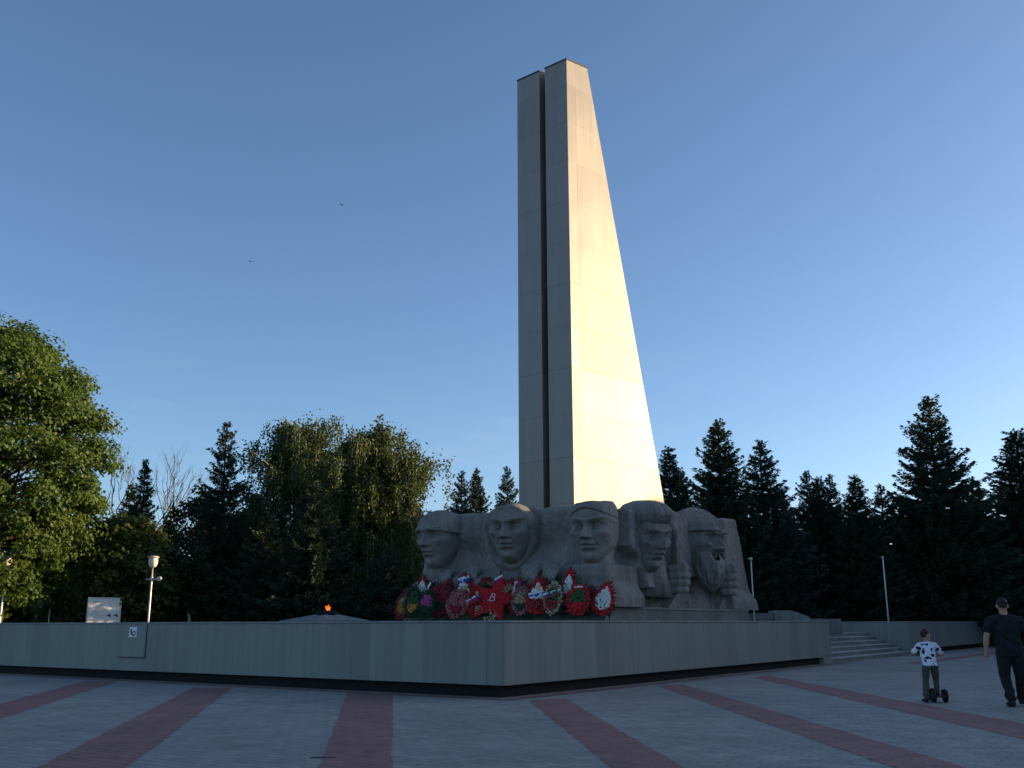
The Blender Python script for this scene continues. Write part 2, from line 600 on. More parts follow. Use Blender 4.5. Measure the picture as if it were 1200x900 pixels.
g = MB()
g.add([(-1500, -300, 0), (1500, -300, 0), (1500, 2500, 0), (-1500, 2500, 0)], [(0, 1, 2, 3)])
tag(g.build('plaza', M['pavers']), kind='structure')

bands = [[(130, 797), (106, 797), (-60, 841), (0, 836)],
         [(225, 805), (272, 805), (145, 900), (40, 900)],
         [(406, 812), (460, 812), (458, 900), (372, 900)],
         [(619, 821), (662, 819), (800, 900), (715, 900)],
         [(769, 804), (800, 803), (1129, 900), (1044, 900)],
         [(880, 794.5), (900, 792.5), (1200, 850), (1172, 862)]]
for q in bands:
    p = [gnd(*c) for c in q]
    a0, a1 = p[0], p[1]
    if q[0][0] > q[1][0] and q[0][0] < 140: a0, a1, p[2], p[3] = p[1], p[0], p[2], p[3]
    da, db = (p[3] - a0).normalized(), (p[2] - a1).normalized()
    if q[0][0] == 130:
        a0, a1 = gnd(98, 797), gnd(138, 797)
        da = db = (gnd(0, 831) - gnd(118, 797)).normalized()
    m = MB()
    z4 = Vector((0, 0, .004))
    sides = []
    for o_, d_ in ((a0, da), (a1, db)):
        pts_ = []
        n_ = 150
        sdv = Vector((-d_.y, d_.x, 0))
        for i in range(n_):
            pts_.append(o_ + d_ * (26.0 * i / (n_ - 1)) + sdv * random.uniform(-.016, .016) + z4)
        sides.append(pts_)
    V_ = []
    for l_, r_ in zip(*sides): V_ += [l_, r_]
    m.add(V_, [(2 * i, 2 * i + 2, 2 * i + 3, 2 * i + 1) for i in range(len(V_) // 2 - 1)])
    tag(m.build('red_paving_band', M['red_pavers']), kind='structure')
# band that runs along the foot of the podium
m = MB()
zb = .008
q = [pod(60, -0.12, zb), pod(-0.12, -0.12, zb), pod(-0.12, 23, zb), pod(-0.42, 23, zb), pod(-0.42, -0.42, zb), pod(60, -0.42, zb)]
m.add(q, [(0, 1, 4, 5), (1, 2, 3, 4)])
tag(m.build('red_paving_band', M['red_pavers']), kind='structure')
m = MB()
q = [pod(-3.0, 23, .004), pod(-2.3, 23, .004), pod(-2.3, 70, .004), pod(-3.0, 70, .004)]
m.add(q, [(3, 2, 1, 0)])
tag(m.build('red_paving_band', M['red_pavers']), kind='structure')

m = MB()
m.box((4.6, 0, 0), (4.9, .05, .006))
dg_ = m.build('drain_grate', M['ink'])
p = gnd(377, 888)
for vtx in dg_.data.vertices:
    vtx.co = (vtx.co.x - 4.75, vtx.co.y, vtx.co.z)
dg_.location = (p.x, p.y, .004)
tag(dg_, 'narrow dark drain slot in the paving at the foot of the second red band', 'drain')
dg_['label'] = 'narrow dark drain slot in the paving beside the widest red band'

FZ = 1.05      # terrace level
S0, S1 = 21.5, 33.4    # stair opening along the right wing
SD = 2.4
m = MB()
m.prism([tuple(p) for p in [(-0 + .3, 160), (.3, .3), (S0 - .3, .3), (S0 - .3, SD), (S1 + .3, SD), (S1 + .3, .3), (200, .3), (200, 160)][::-1]], .02, FZ, PM)
lw = m.build('lawn', M['grass'])
tag(lw, kind='structure')
m = MB()
pts = [(.3, 45), (.3, .3), (S0 - .3, .3), (S0 - .3, SD), (S1 + .3, SD), (S1 + .3, .3), (60, .3), (60, 34), (24, 34), (24, 45)]
m.add([PM @ Vector((p[0], p[1], FZ + .004)) for p in pts], [tuple(range(len(pts) - 1, -1, -1))])
tag(m.build('terrace', M['terrace']), kind='structure')


def frame_obj(o, mat4):
    o.matrix_local = mat4
    return o


WT = 1.57   # top of the wall
# podium wall: left wing and right wing
pw = empty('podium_wall')
tag(pw, 'long low granite clad podium wall with a sharp front corner, in front of the sculpture', 'wall')
pw.matrix_world = PM
PMl = Matrix(((0, 1, 0, 0), (1, 0, 0, 0), (0, 0, 1, 0), (0, 0, 0, 1)))


def wall_part(par, name, mat, a, b, bevel=.012, rot=None):
    mb = MB()
    if rot is None:
        mb.box(a, b)
        return mb.build(name, mat, par, bevel=bevel)
    # build along local x then turn so that it runs along podium y
    mb.box(a, b)
    o = mb.build(name, mat, par, bevel=bevel)
    o.matrix_local = rot
    return o


# rot90: local x -> podium y, local y -> -podium x
rot90 = Matrix(((0, -1, 0, 0), (1, 0, 0, 0), (0, 0, 1, 0), (0, 0, 0, 1)))
wall_part(pw, 'cladding', M['clad'], (0, 0, .25), (S0, .45, WT - .05))
wall_part(pw, 'cladding', M['clad'], (.452, -.45, .25), (90, 0, WT - .05), rot=rot90)
wall_part(pw, 'coping', M['coping'], (-.02, -.02, WT - .05), (S0 + .02, .47, WT))
wall_part(pw, 'coping', M['coping'], (.472, -.47, WT - .05), (90, .02, WT), rot=rot90)
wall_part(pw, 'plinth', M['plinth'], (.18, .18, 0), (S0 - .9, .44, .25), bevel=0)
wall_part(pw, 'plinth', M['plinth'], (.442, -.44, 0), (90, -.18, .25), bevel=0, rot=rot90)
mb = MB()
mb.box((S0 - .9, .003, 0), (S0 - .003, .44, .25))
mb.build('end_block', M['clad'], pw)
mb = MB()
mb.box((S0 - .45, .452, 0), (S0 - .002, 7, WT - .05))
mb.build('return_wall', M['clad'], pw)
mb = MB()
mb.box((S0 - .47, .472, WT - .05), (S0 + .02, 7, WT))
mb.build('coping', M['coping'], pw, bevel=.012)
# access panel with its frame lines, set on the left wing under the small sign
s_a, z_a = onplane(141, 741, C0, Ld)
s_b, z_b = onplane(169, 769, C0, Ld)
x0, x1 = sorted((s_a, s_b))
pz0 = z_b
hat = MB()
hat.box((x0, .004, pz0), (x1, .022, WT - .07))
hp = hat.build('access_panel', M['clad'], pw, bevel=.004)
hp.matrix_local = rot90
hat = MB()
hat.box((x0, .0035, pz0 - .035), (x1, .03, pz0))
hat.box((x0 - .016, .0035, pz0 - .035), (x0, .026, WT - .07))
hp2 = hat.build('panel_frame', M['cap'], hp)

# second wall right of the stairs
w2 = empty('podium_wall')
tag(w2, 'granite clad podium wall to the right of the steps, behind the boy', 'wall')
w2.matrix_world = PM
wall_part(w2, 'cladding', M['clad'], (S1, 0, .25), (52, .45, WT - .05))
wall_part(w2, 'coping', M['coping'], (S1 - .02, -.02, WT - .05), (52, .47, WT))
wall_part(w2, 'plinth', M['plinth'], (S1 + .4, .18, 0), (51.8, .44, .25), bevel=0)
mb = MB()
mb.box((S1 + .003, .452, 0), (S1 + .45, 7, WT - .05))
mb.box((S1 + .003, .003, 0), (S1 + .4, .448, .25))
mb.build('cheek_wall', M['clad'], w2)
mb = MB()
mb.box((S1 - .02, .472, WT - .05), (S1 + .47, 7, WT))
mb.build('coping', M['coping'], w2, bevel=.012)

st = empty('stone_steps')
tag(st, 'flight of grey stone steps between the two podium walls', 'steps')
st.matrix_world = PM
for k in range(6):
    mb = MB()
    mb.box((S0 + .004, .05 + .38 * k, 0 if k == 0 else .175 * k - .02), (S1 - .004, SD + .2, .175 * (k + 1)))
    mb.V = [(x, y, z) for x, y, z in mb.V]
    stp = mb.build('step', M['step'], st, bevel=.012)
    mb = MB()
    y0 = .05 + .38 * k
    mb.box((S0 + .006, y0 - .035, .175 * (k + 1) - .035), (S1 - .006, y0 + .40, .175 * (k + 1) + .006))
    mb.build('tread', M['tread'], stp, bevel=.006)  # thin slab added so the step tops look brightened by the sky

# small sign on the podium wall
s_c, z_c = onplane(156.3, 739.5, C0, Ld)
sg = empty('wall_sign', C0 + Ld * s_c)
sg.location.z = z_c
sg.matrix_world = Matrix.Translation(pod(s_c, 0, z_c)) @ Matrix(((-Ld.x, Rd.x, 0, 0), (-Ld.y, Rd.y, 0, 0), (0, 0, 1, 0), (0, 0, 0, 1)))
tag(sg, 'small white square sign with a dark pictogram, fixed to the podium wall', 'sign')
mb = MB()
mb.box((-.17, -.034, -.14), (.17, -.024, .14))
mb.build('plate', M['white_paint'], sg)
mb = MB()
# a dark hooked figure: body, raised neck, a loop
mb.tube([(-.09, -.038, .095), (-.085, -.038, .02), (-.07, -.038, -.06)], [.022, .03, .03], 8)
loop = [(.045 + .075 * math.cos(a), -.038, -.035 + .048 * math.sin(a)) for a in np.linspace(0, 2 * math.pi, 15)]
mb.tube(loop, .018, 8)
mb.tube([(-.09, -.038, -.04), (.0, -.038, -.085), (.09, -.038, -.08)], [.02, .026, .015], 8)
mb.tube([(-.09, -.038, .03), (-.13, -.038, .01)], [.02, .012], 8)
o = mb.build('pictogram', M['ink'], sg, True)
for vtx in o.data.vertices: vtx.co.y = -.0345 + (vtx.co.y + .038) * .06

# ------------------------------------------------------------------ sculpture base
Q = Vector((2.72, 30.0, 0))                      # front corner of the base
QM = Matrix.Translation(Q) @ Matrix(((Rd.x, Ld.x, 0, 0), (Rd.y, Ld.y, 0, 0), (0, 0, 1, 0), (0, 0, 0, 1)))
BZ = 2.0
RL, LL = 11.25, 7.9
bs = empty('sculpture_base')
bs.matrix_world = QM
tag(bs, 'stepped grey granite base under the stone heads', 'base')
mb = MB()
mb.box((0, 0, FZ), (RL, LL, BZ - .07))
mb.build('block', M['base'], bs, bevel=.01)
mb = MB()
mb.box((-.03, -.03, BZ - .07), (RL + .03, LL + .03, BZ))
mb.build('capping', M['coping'], bs, bevel=.012)
mb = MB()
mb.box((-1.25, .35, FZ), (-.004, LL + 1.2, 1.60))
mb.build('ledge', M['base'], bs, bevel=.01)

# low ledge and sloped slab that continue the base to the right
p_a = at(886, 720, 41.5)
lg = empty('stone_slab', (p_a.x + .2, p_a.y + 1.2, FZ), -R_(6))
tag(lg, 'low grey stone slab with a sloping end, right of the sculpture behind the podium wall', 'slab')
wl = (945 - 884) / 1150 * 42.5
mb = MB()
mb.box((-.15, 0, 0), (.8, 1.4, .86))
mb.build('plinth', M['base'], lg, bevel=.01)
mb = MB()
prof = [(.81, 0), (wl * 1.0, 0), (wl * 1.0, .68), (wl * .98, .72), (wl * .66, .97), (.81, .97)]
V = [(x, -.1, z) for x, z in prof] + [(x, 1.6, z) for x, z in prof]
n = len(prof)
mb.add(V, [tuple(range(n)), tuple(range(2 * n - 1, n - 1, -1))] + [(i, n + i, n + (i + 1) % n, (i + 1) % n) for i in range(n)])
mb.build('sloped_block', M['coping'], lg, bevel=.015)
mb = MB()
mb.box((wl * 1.0 + .004, 0, 0), (wl * 1.0 + 1.3, 1.5, .62))
mb.build('low_block', M['base'], lg, bevel=.01)

# ------------------------------------------------------------------ obelisk
ob = empty('obelisk', (2.14, 34.0, FZ))
tag(ob, 'towering metal clad twin slab obelisk with one sunlit sloping side', 'obelisk')
OL = Vector((-.77, .638, 0)).normalized()
OR = Vector((.727, .687, 0)).normalized()
TOPZ = 22.76 - FZ
OBM = Matrix(((OR.x, OL.x, 0, 0), (OR.y, OL.y, 0, 0), (0, 0, 1, 0), (0, 0, 0, 1)))


def pylon(y0, y1, tb, tt, zt_front, zt_back, mat, name):
    """slab in skewed local frame: x towards the back, y across the front"""
    mb = MB()
    V = []
    for y in (y0, y1):
        V += [(0, y, 0), (tb, y, 0), (tt, y, zt_back), (0, y, zt_front)]
    V = [OBM @ Vector(v) for v in V]
    mb.add(V, [(0, 1, 2, 3), (7, 6, 5, 4), (0, 4, 5, 1), (1, 5, 6, 2), (2, 6, 7, 3), (3, 7, 4, 0)])
    return mb.build(name, mat, ob, bevel=.01)


TB, TT = 6.15, 1.2
pylon(0, 1.06, TB, TT, TOPZ, TOPZ + .12, M['metal'], 'slab')
pylon(1.34, 2.47, TB, TT, TOPZ, TOPZ + .12, M['metal'], 'slab')
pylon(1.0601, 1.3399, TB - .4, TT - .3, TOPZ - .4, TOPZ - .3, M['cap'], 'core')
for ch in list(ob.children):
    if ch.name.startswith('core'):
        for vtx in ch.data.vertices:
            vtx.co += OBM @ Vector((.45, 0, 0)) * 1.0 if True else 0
for y0, y1 in ((-.012, 1.072), (1.328, 2.482)):
    mb = MB()
    V = []
    for y in (y0, y1):
        V += [(-.012, y, TOPZ + .001), (TT + .012, y, TOPZ + .121), (TT + .012, y, TOPZ + .19), (-.012, y, TOPZ + .07)]
    V = [OBM @ Vector(v) for v in V]
    mb.add(V, [(0, 1, 2, 3), (7, 6, 5, 4), (0, 4, 5, 1), (1, 5, 6, 2), (2, 6, 7, 3), (3, 7, 4, 0)])
    mb.build('capping', M['cap'], ob)
# the metal material reads the local axes of each slab: x = away from the front edge (world coords of the child)

# ------------------------------------------------------------------ sculpture
sc = empty('stone_sculpture', (Q.x, Q.y, BZ))
tag(sc, 'dark stone sculpture of five giant heads facing outwards at the foot of the obelisk', 'sculpture')
SI = Matrix.Translation(-Vector((Q.x, Q.y, BZ)))
INS = 0.50                                     # how far the block stands back from the base edge
K = Q + Ld * INS + Rd * INS                    # plan corner of the block
nL = -Rd.copy()
nR = -Ld.copy()
# outward normals: left face looks to -Rd, right face looks to -Ld


def smooth(x, a, b):
    t = np.clip((x - a) / (b - a), 0, 1)
    return t * t * (3 - 2 * t)


def sz(u, v):
    """image design point -> (s, z) on the block: s<0 along the left face, s>0 along the right face"""
    s, z = onplane(u, v, K, Rd)
    if s >= 0: return s, z
    s, z = onplane(u, v, K, Ld)
    return -s, z


def vnoise(x, y, seed):
    r = np.random.default_rng(seed)
    out = np.zeros_like(x)
    for k in range(6):
        f = 0.6 * 1.7 ** k
        a, b, c, d = r.uniform(-1, 1, 4)
        n_ = math.hypot(a, b)
        out += np.sin(f * (a * x + b * y) / n_ * 2 + c * 6) * np.sin(f * (b * x - a * y) / n_ * 2 + d * 6) / (1.5 ** k)
    return out


NS, NZ_ = 620, 120
S_L = -7.35
S_R = sz(873, 714)[0]
tp = [(481, 700), (487, 690), (497, 681), (512, 676), (522, 660), (527, 612), (533, 602), (553, 601), (575, 600), (600, 596), (622, 594), (634, 596), (650, 592), (675, 592), (700, 594), (722, 598),
      (738, 596), (748, 595), (770, 593), (781, 598), (790, 603), (797, 611), (800, 618), (812, 612), (824, 608), (840, 608), (852, 609)]
tps = sorted([sz(u, v) for u, v in tp])
ts = np.array([p[0] for p in tps])
tz = np.array([p[1] for p in tps])
SLANT = (S_R - sz(853, 609)[0])
zspan = sz(853, 609)[1] - BZ
ss = np.linspace(S_L, S_R, NS)
qq = np.linspace(0, 1, NZ_)
SS, QQ = np.meshgrid(ss, qq, indexing='ij')
ZT = np.interp(SS - 0.0, ts, tz)
ZT = np.where(SS > S_R - SLANT - .02, tz[-1], ZT)
ZZ = BZ + (ZT - BZ) * QQ
# slanted right end
shear = smooth(SS, S_R - 1.6, S_R) * SLANT * np.clip((ZZ - BZ) / zspan, 0, 1.2)
SX = SS - shear


def bump_at(u, v, ru, rv, amp, pw_=1.0):
    s0, z0 = sz(u, v)
    s1, z1 = sz(u + ru, v)
    s2, z2 = sz(u, v + rv)
    return amp * np.exp(-(((SX - s0) / abs(s1 - s0)) ** 2 + ((ZZ - z0) / abs(z2 - z0)) ** 2) ** pw_)


def region(left, right, top, bot, amp, e=.06):
    """plateau between left(v) / right(v) polylines [(u,v)...]"""
    lp = sorted([sz(u, v)[::-1] for u, v in left])
    rp = sorted([sz(u, v)[::-1] for u, v in right])
    lx = np.interp(ZZ, [p[0] for p in lp], [p[1] for p in lp])
    rx = np.interp(ZZ, [p[0] for p in rp], [p[1] for p in rp])
    um = left[0][0]
    z_t = sz(um, top)[1]
    z_b = sz(right[0][0], bot)[1]
    return amp * smooth(SX, lx - e, lx + e) * (1 - smooth(SX, rx - e, rx + e)) * smooth(ZZ, z_b - e * .6, z_b + e * .6) * (1 - smooth(ZZ, z_t - e, z_t + e))


D = (0.05 * vnoise(SX, ZZ, 3) + 0.02 * vnoise(SX * 3, ZZ * 3, 5)) * (1 - .8 * smooth(SX, S_R - 2.5, S_R - 1.5))
# shoulders and forearms along the left face
zs = sz(560, 672)[1]
D += (SX < 0) * 0.42 * (1 - smooth(ZZ, zs - .5, zs + .25)) * (1 - smooth(SX, -1.9, -1.0))
D += bump_at(515, 690, 26, 16, .35) + bump_at(575, 684, 30, 12, .28) + bump_at(640, 680, 26, 14, .30)
# hollows beside the heads
D -= bump_at(547, 650, 16, 14, .30) + bump_at(640, 640, 14, 16, .28) + bump_at(660, 622, 9, 22, .30)
# rising folds between the second and third heads
for du in (-16, -9, -2, 5, 13, 20):
    s0, z0 = sz(632 + du, 672)
    sl_ = 0.35
    line = SX - (s0 + (ZZ - z0) * sl_)
    D += .10 * np.exp(-(line / .06) ** 2) * smooth(ZZ, z0 - .5, z0 - .2) * (1 - smooth(ZZ, z0 + .25, z0 + .5)) * (SX < -.8)
# chest below the third head: a squared mass
D += region([(664, 600), (663, 720)], [(731, 600), (735, 720)], 661, 730, .42, .12)
# cloak slab right of the third head, with a ragged right edge
D += region([(716, 570), (719, 640), (731, 655), (739, 692)], [(745, 570), (746, 600), (745, 615), (741, 638), (744, 648), (751, 660), (755, 692)], 560, 691, .55, .10)
# collar and chest of the fourth head
D += bump_at(764, 686, 16, 12, .22)
D += region([(755, 600), (757, 672), (769, 690)], [(781, 600), (779, 672), (771, 690)], 664, 692, -.16, .07)
# ragged drape between the fourth and fifth heads
D += region([(776, 560), (779, 610), (780, 660), (782, 664)], [(789, 560), (799, 612), (799, 640), (803, 655), (812, 680)], 590, 676, .30, .05)
D += region([(800, 560), (803, 640), (812, 672), (826, 690)], [(806, 560), (812, 640), (824, 668), (832, 690)], 640, 690, .22, .05)
# lower body mass of the right face
D += (SX > 0) * .25 * (1 - smooth(ZZ, sz(800, 702)[1] - .1, sz(800, 690)[1] + .1))
# end slab: step proud of the recess
s_e = sz(840, 650)[0]
D += .30 * smooth(SX, s_e - .04, s_e + .04)
D -= .22 * smooth(SX, sz(822, 640)[0] - .15, sz(826, 640)[0]) * (1 - smooth(SX, s_e - .04, s_e + .04)) * smooth(ZZ, sz(832, 672)[1], sz(832, 655)[1])
# round the upper edge
edge = np.clip((ZT - ZZ) / .14, 0, 1)
D -= .14 * (1 - np.sqrt(np.clip(1 - (1 - edge) ** 2, 0, 1)))
endl = np.clip((SX - S_L) / .5, 0, 1)
D -= .5 * (1 - np.sqrt(np.clip(1 - (1 - endl) ** 2, 0, 1)))
# path and normals (turning round the corner over half a metre)
tt_ = smooth(SX, -.9, .5)
nx = nL.x * (1 - tt_) + nR.x * tt_
ny = nL.y * (1 - tt_) + nR.y * tt_
nn = np.hypot(nx, ny)
nx, ny = nx / nn, ny / nn
PX = np.where(SX < 0, K.x - Ld.x * SX, K.x + Rd.x * SX)
PY = np.where(SX < 0, K.y - Ld.y * SX, K.y + Rd.y * SX)
VX = PX + nx * D
VY = PY + ny * D
front = np.stack([VX, VY, ZZ], -1)
BD = 1.5
back_top = np.stack([PX[:, -1] - nx[:, -1] * BD, PY[:, -1] - ny[:, -1] * BD, ZZ[:, -1] - .05], -1)
back_bot = back_top.copy()
back_bot[:, 2] = BZ
grid = np.concatenate([front, back_top[:, None, :], back_bot[:, None, :]], 1)
n0, n1 = grid.shape[:2]
idx = np.arange(n0 * n1).reshape(n0, n1)
F = np.stack([idx[:-1, :-1], idx[1:, :-1], idx[1:, 1:], idx[:-1, 1:]], -1).reshape(-1, 4)
Vg = grid.reshape(-1, 3) - np.array([Q.x, Q.y, BZ])
me = np_mesh('block', Vg, F)
bm = bmesh.new()
bm.from_mesh(me)
bm.verts.ensure_lookup_table()
for row in (0, n0 - 1):
    vs = [bm.verts[i] for i in idx[row]]
    try:
        bm.faces.new(vs if row else vs[::-1])
    except Exception:
        pass
bm.to_mesh(me)
bm.free()
blk = link('relief_block', me, M['stone'], sc, True)


def head_mesh(name, H, mouth_open=0.0, beard=0.0, age=0.0, broad=1.0, crown=.62, jaw=.30, NU=300, NV=230):
    """giant stylised stone head; chin at z=0, crown at z=H, face towards -y"""
    th = np.linspace(-math.pi, math.pi, NU, endpoint=False)
    # denser sampling towards the face
    th = th - 0.55 * np.sin(th)
    ph = np.linspace(-math.pi / 2, math.pi / 2, NV)
    T, P = np.meshgrid(th, ph)
    cz = np.sign(np.sin(P)) * np.abs(np.sin(P)) ** .92
    cr = np.abs(np.cos(P)) ** .72
    sx = np.sign(np.sin(T)) * np.abs(np.sin(T)) ** .88
    cy = np.sign(np.cos(T)) * np.abs(np.cos(T)) ** .80
    z = .5 + .5 * cz
    W = .36 * broad * (1 - jaw * smooth(-z, -.45, -.02)) * (1 - .10 * smooth(z, .65, 1.0))
    x = W * cr * sx
    dep = np.where(cy > 0, .37 - .05 * smooth(-z, -.35, 0.0), .52)
    y = -dep * cr * cy
    w = smooth(cr * cy, .05, .55)

    def gs(px, pz, rx, rz, a):
        return a * np.exp(-((x - px) / rx) ** 2 - ((z - pz) / rz) ** 2)

    d = np.zeros_like(x)
    ax = np.abs(x)
    # forehead plane and brow ridge
    brow = .555 + .05 * (ax / .2) - .10 * np.clip(ax - .2, 0, 1)
    d += .055 * np.exp(-((z - brow) / .032) ** 2) * (1 - smooth(ax, .2, .30))
    d += gs(0, .60, .03, .04, -.012)
    # eye sockets, eyeballs, lids
    for sgn in (-1, 1):
        ex = sgn * .135
        d += gs(ex, .492, .085, .045, -.085)
        d += gs(sgn * .07, .49, .035, .05, -.03)
        r2 = ((x - ex) / .062) ** 2 + ((z - .488) / .032) ** 2
        d += .045 * np.sqrt(np.clip(1 - r2, 0, 1))
        lid = .51 - .25 * (x - ex) ** 2 / .06
        d += .018 * np.exp(-((z - lid) / .008) ** 2) * np.exp(-((x - ex) / .07) ** 4)
        lid2 = .463 + .2 * (x - ex) ** 2 / .06
        d += .012 * np.exp(-((z - lid2) / .008) ** 2) * np.exp(-((x - ex) / .06) ** 4)
        d += gs(ex, .487, .012, .012, -.02)
        # cheekbone, hollow, nasolabial fold, bags
        d += gs(sgn * .215, .41, .075, .05, .045)
        d += gs(sgn * .20, .25, .07, .09, -.045)
        fold = .075 + .06 * (0.36 - z) / .14
        d += (-.022 - .01 * age) * np.exp(-((ax - fold) / .014) ** 2) * smooth(z, .20, .25) * (1 - smooth(z, .33, .37)) * (np.sign(x) == sgn)
        # nostril wings
        d += gs(sgn * .058, .352, .024, .024, .055)
        # jaw corner
        d += gs(sgn * .24, .16, .06, .06, .02)
    # nose: a firm straight wedge
    tn = np.clip((.565 - z) / (.565 - .335), 0, 1)
    nh = (.04 + .125 * tn) * smooth(z, .318, .345) * (1 - smooth(z, .565, .62))
    nw = .030 + .022 * tn
    d += nh * np.exp(-(ax / nw) ** 2.6)
    # philtrum, lips, mouth line
    d += gs(0, .305, .012, .02, -.012)
    d += gs(0, .27, .11, .05, .030)
    arch = .012 * np.cos(x / .03)
    d += .030 * np.exp(-((z - (.272 + .004 * np.cos(x / .02))) / .016) ** 2) * np.exp(-(x / .085) ** 4)
    d += .034 * np.exp(-((z - .222) / .02) ** 2) * np.exp(-(x / .07) ** 4)
    d -= (.045 + .16 * mouth_open) * np.exp(-((z - .247) / (.010 + .035 * mouth_open)) ** 2) * np.exp(-(x / (.095 - .02 * mouth_open)) ** 4)
    d += gs(0, .178, .09, .02, -.035)
    # chin
    d += gs(0, .095, .11, .06, .055)
    d += gs(0, .13, .02, .02, -.008)
    if age:
        for k in range(3):
            d += -.012 * age * np.exp(-((z - (.64 + .04 * k + .02 * np.cos(x * 18))) / .008) ** 2) * np.exp(-(x / .18) ** 4)
    if beard:
        bm_ = smooth(-z, -.36, -.2) * smooth(ax + (.36 - z), .1, .2)
        d += beard * bm_ * (.05 + .03 * np.sin(x * 46 + 8 * np.sin(z * 14)))
    y = y - d * w
    z = np.where(z > .6, .6 + (z - .6) * crown, z)
    V = np.stack([x * H, y * H, z * H], -1).reshape(-1, 3)
    idx = np.arange(NV * NU).reshape(NV, NU)
    nxt = np.roll(idx, -1, 1)
    F = np.stack([idx[:-1], nxt[:-1], nxt[1:], idx[1:]], -1).reshape(-1, 4)
    return np_mesh(name, V, F)


def place_head(u, v_top, v_chin, D_, yaw, pitch=0, name='head', **kw):
    """u of the head's axis; image rows of the crown and the chin; D_ = distance of the axis"""
    p0 = at(u, v_chin, D_)
    p1 = at(u, v_top, D_)
    H = p1.z - p0.z
    o = link(name, head_mesh(name, H, **kw), M['stone'], sc, True)
    o.matrix_local = SI @ Matrix.Translation(p0) @ Matrix.Rotation(R_(yaw), 4, 'Z') @ Matrix.Rotation(R_(pitch), 4, 'X')
    return o, H


def shell(parent, name, prof_fn, NU=120, NV=60, squash=(1, 1), mat=None):
    """closed surface given by prof_fn(theta, t) -> (x, y, z)"""
    th = np.linspace(0, 2 * math.pi, NU, endpoint=False)
    tt = np.linspace(0, 1, NV)
    T, P = np.meshgrid(th, tt)
    x, y, z = prof_fn(T, P)
    V = np.stack([x, y, z], -1).reshape(-1, 3)
    idx = np.arange(NV * NU).reshape(NV, NU)
    nxt = np.roll(idx, -1, 1)
    F = np.stack([idx[:-1], nxt[:-1], nxt[1:], idx[1:]], -1).reshape(-1, 4)
    return link(name, np_mesh(name, V, F), mat or M['stone'], parent, True)


# head 1: soldier in a round steel helmet
h1, H = place_head(516, 588, 669, 34.10, -34, 0, broad=.8)


def helmet1(T, P, H=H):
    # P 0..1 : inner rim -> brim -> crown
    pr = np.interp(P, [0, .06, .12, .18, .26, .40, .6, .8, .93, 1], [.26, .33, .43, .435, .415, .40, .34, .235, .115, .0])
    pz = np.interp(P, [0, .06, .12, .18, .26, .40, .6, .8, .93, 1], [.60, .575, .565, .585, .62, .69, .77, .835, .87, .88])
    dip = -.05 * np.cos(T) * 0 - .07 * (np.sin(T) ** 2) * np.clip((.68 - pz) * 6, 0, 1) + .035 * (np.cos(T) > 0) * 0
    return pr * np.sin(T) * .80 * H, -pr * np.cos(T) * 1.04 * H + .03 * H, (pz + dip) * H


shell(h1, 'helmet', helmet1)

# head 2: face deep in a hood
h2, H = place_head(600, 577, 661, 32.30, -17, 0, broad=.88, crown=.5)


def hood(T, P, H=H):
    # sphere around -y axis: P=0 at the cavity floor, opening ring, then back round
    ang = np.interp(P, [0, .10, .2, .28, .34, .42, 1.0], [0.0, .5, .85, .98, 1.03, 1.12, 2.8])
    rad = np.interp(P, [0, .10, .2, .28, .34, .42, .6, 1.0], [.15, .24, .30, .43, .455, .46, .46, .5])
    rx = rad * np.sin(ang)
    yy = -rad * np.cos(ang)
    x = rx * np.sin(T) * .94
    z = rx * np.cos(T)
    z = z * np.where(z > 0, .80, 1.25)
    wob = 1 + .03 * np.sin(2 * T + 1) + .015 * np.sin(7 * T)
    yy = yy - .06 * np.clip(np.cos(T), 0, 1) * (P > .2) + .17 * np.clip(-np.cos(T) + .25, 0, 1) * (P > .2)
    return x * wob * H, (yy + .02) * H, (.455 + z * wob) * H


shell(h2, 'hood', hood)

# head 3: broad face under a field cap
h3, H = place_head(697, 574, 664, 31.00, -22, 0, broad=.80, jaw=.14)


def cap3(T, P, H=H):
    pr = np.interp(P, [0, .05, .1, .2, .3, .5, .7, .88, 1], [.30, .395, .405, .41, .41, .39, .33, .19, 0])
    pz = np.interp(P, [0, .05, .1, .2, .3, .5, .7, .88, 1], [.585, .575, .59, .635, .68, .75, .80, .83, .84])
    f = np.cos(T)
    seam = .035 * np.exp(-((pz - (.715 - .10 * np.abs(np.sin(T)) ** 1.5)) / .010) ** 2) * (f > -.2)
    peak = .05 * np.exp(-((T - 2.2) / .8) ** 2) * smooth(pz, .68, .8) * np.clip(pr / .3, 0, 1)
    return (pr - seam) * np.sin(T) * .74 * H, -(pr - seam) * np.cos(T) * 1.0 * H + .0 * H, (pz + peak - .03 * np.abs(np.sin(T)) * (pz < .6)) * H


shell(h3, 'cap', cap3, NU=200, NV=140)

# head 4: bareheaded young man with swept back hair
h4, H = place_head(755, 588, 672, 32.55, 30, 3, jaw=.18, broad=.82, crown=.8)


def hair4(T, P, H=H):
    pr = np.interp(P, [0, .07, .16, .3, .5, .7, .88, 1], [.28, .36, .40, .41, .39, .33, .18, 0])
    pz = np.interp(P, [0, .07, .16, .3, .5, .7, .88, 1], [.69, .68, .72, .79, .88, .95, 1.0, 1.01])
    lock = 1 + .045 * np.sin(9 * T + 5 * pz) + .02 * np.sin(21 * T - 9 * pz)
    f = np.cos(T)
    side = -.25 * smooth(np.abs(np.sin(T)), .75, 1.0) * (pz < .9) * np.clip((.95 - pz) * 3, 0, 1)
    roll = .05 * smooth(f, .3, .9) * np.exp(-((pz - .82) / .08) ** 2)
    return pr * lock * np.sin(T) * .85 * H, -(pr * lock + roll) * np.cos(T) * 1.02 * H, (pz + side) * H


shell(h4, 'hair', hair4, NU=180, NV=100)

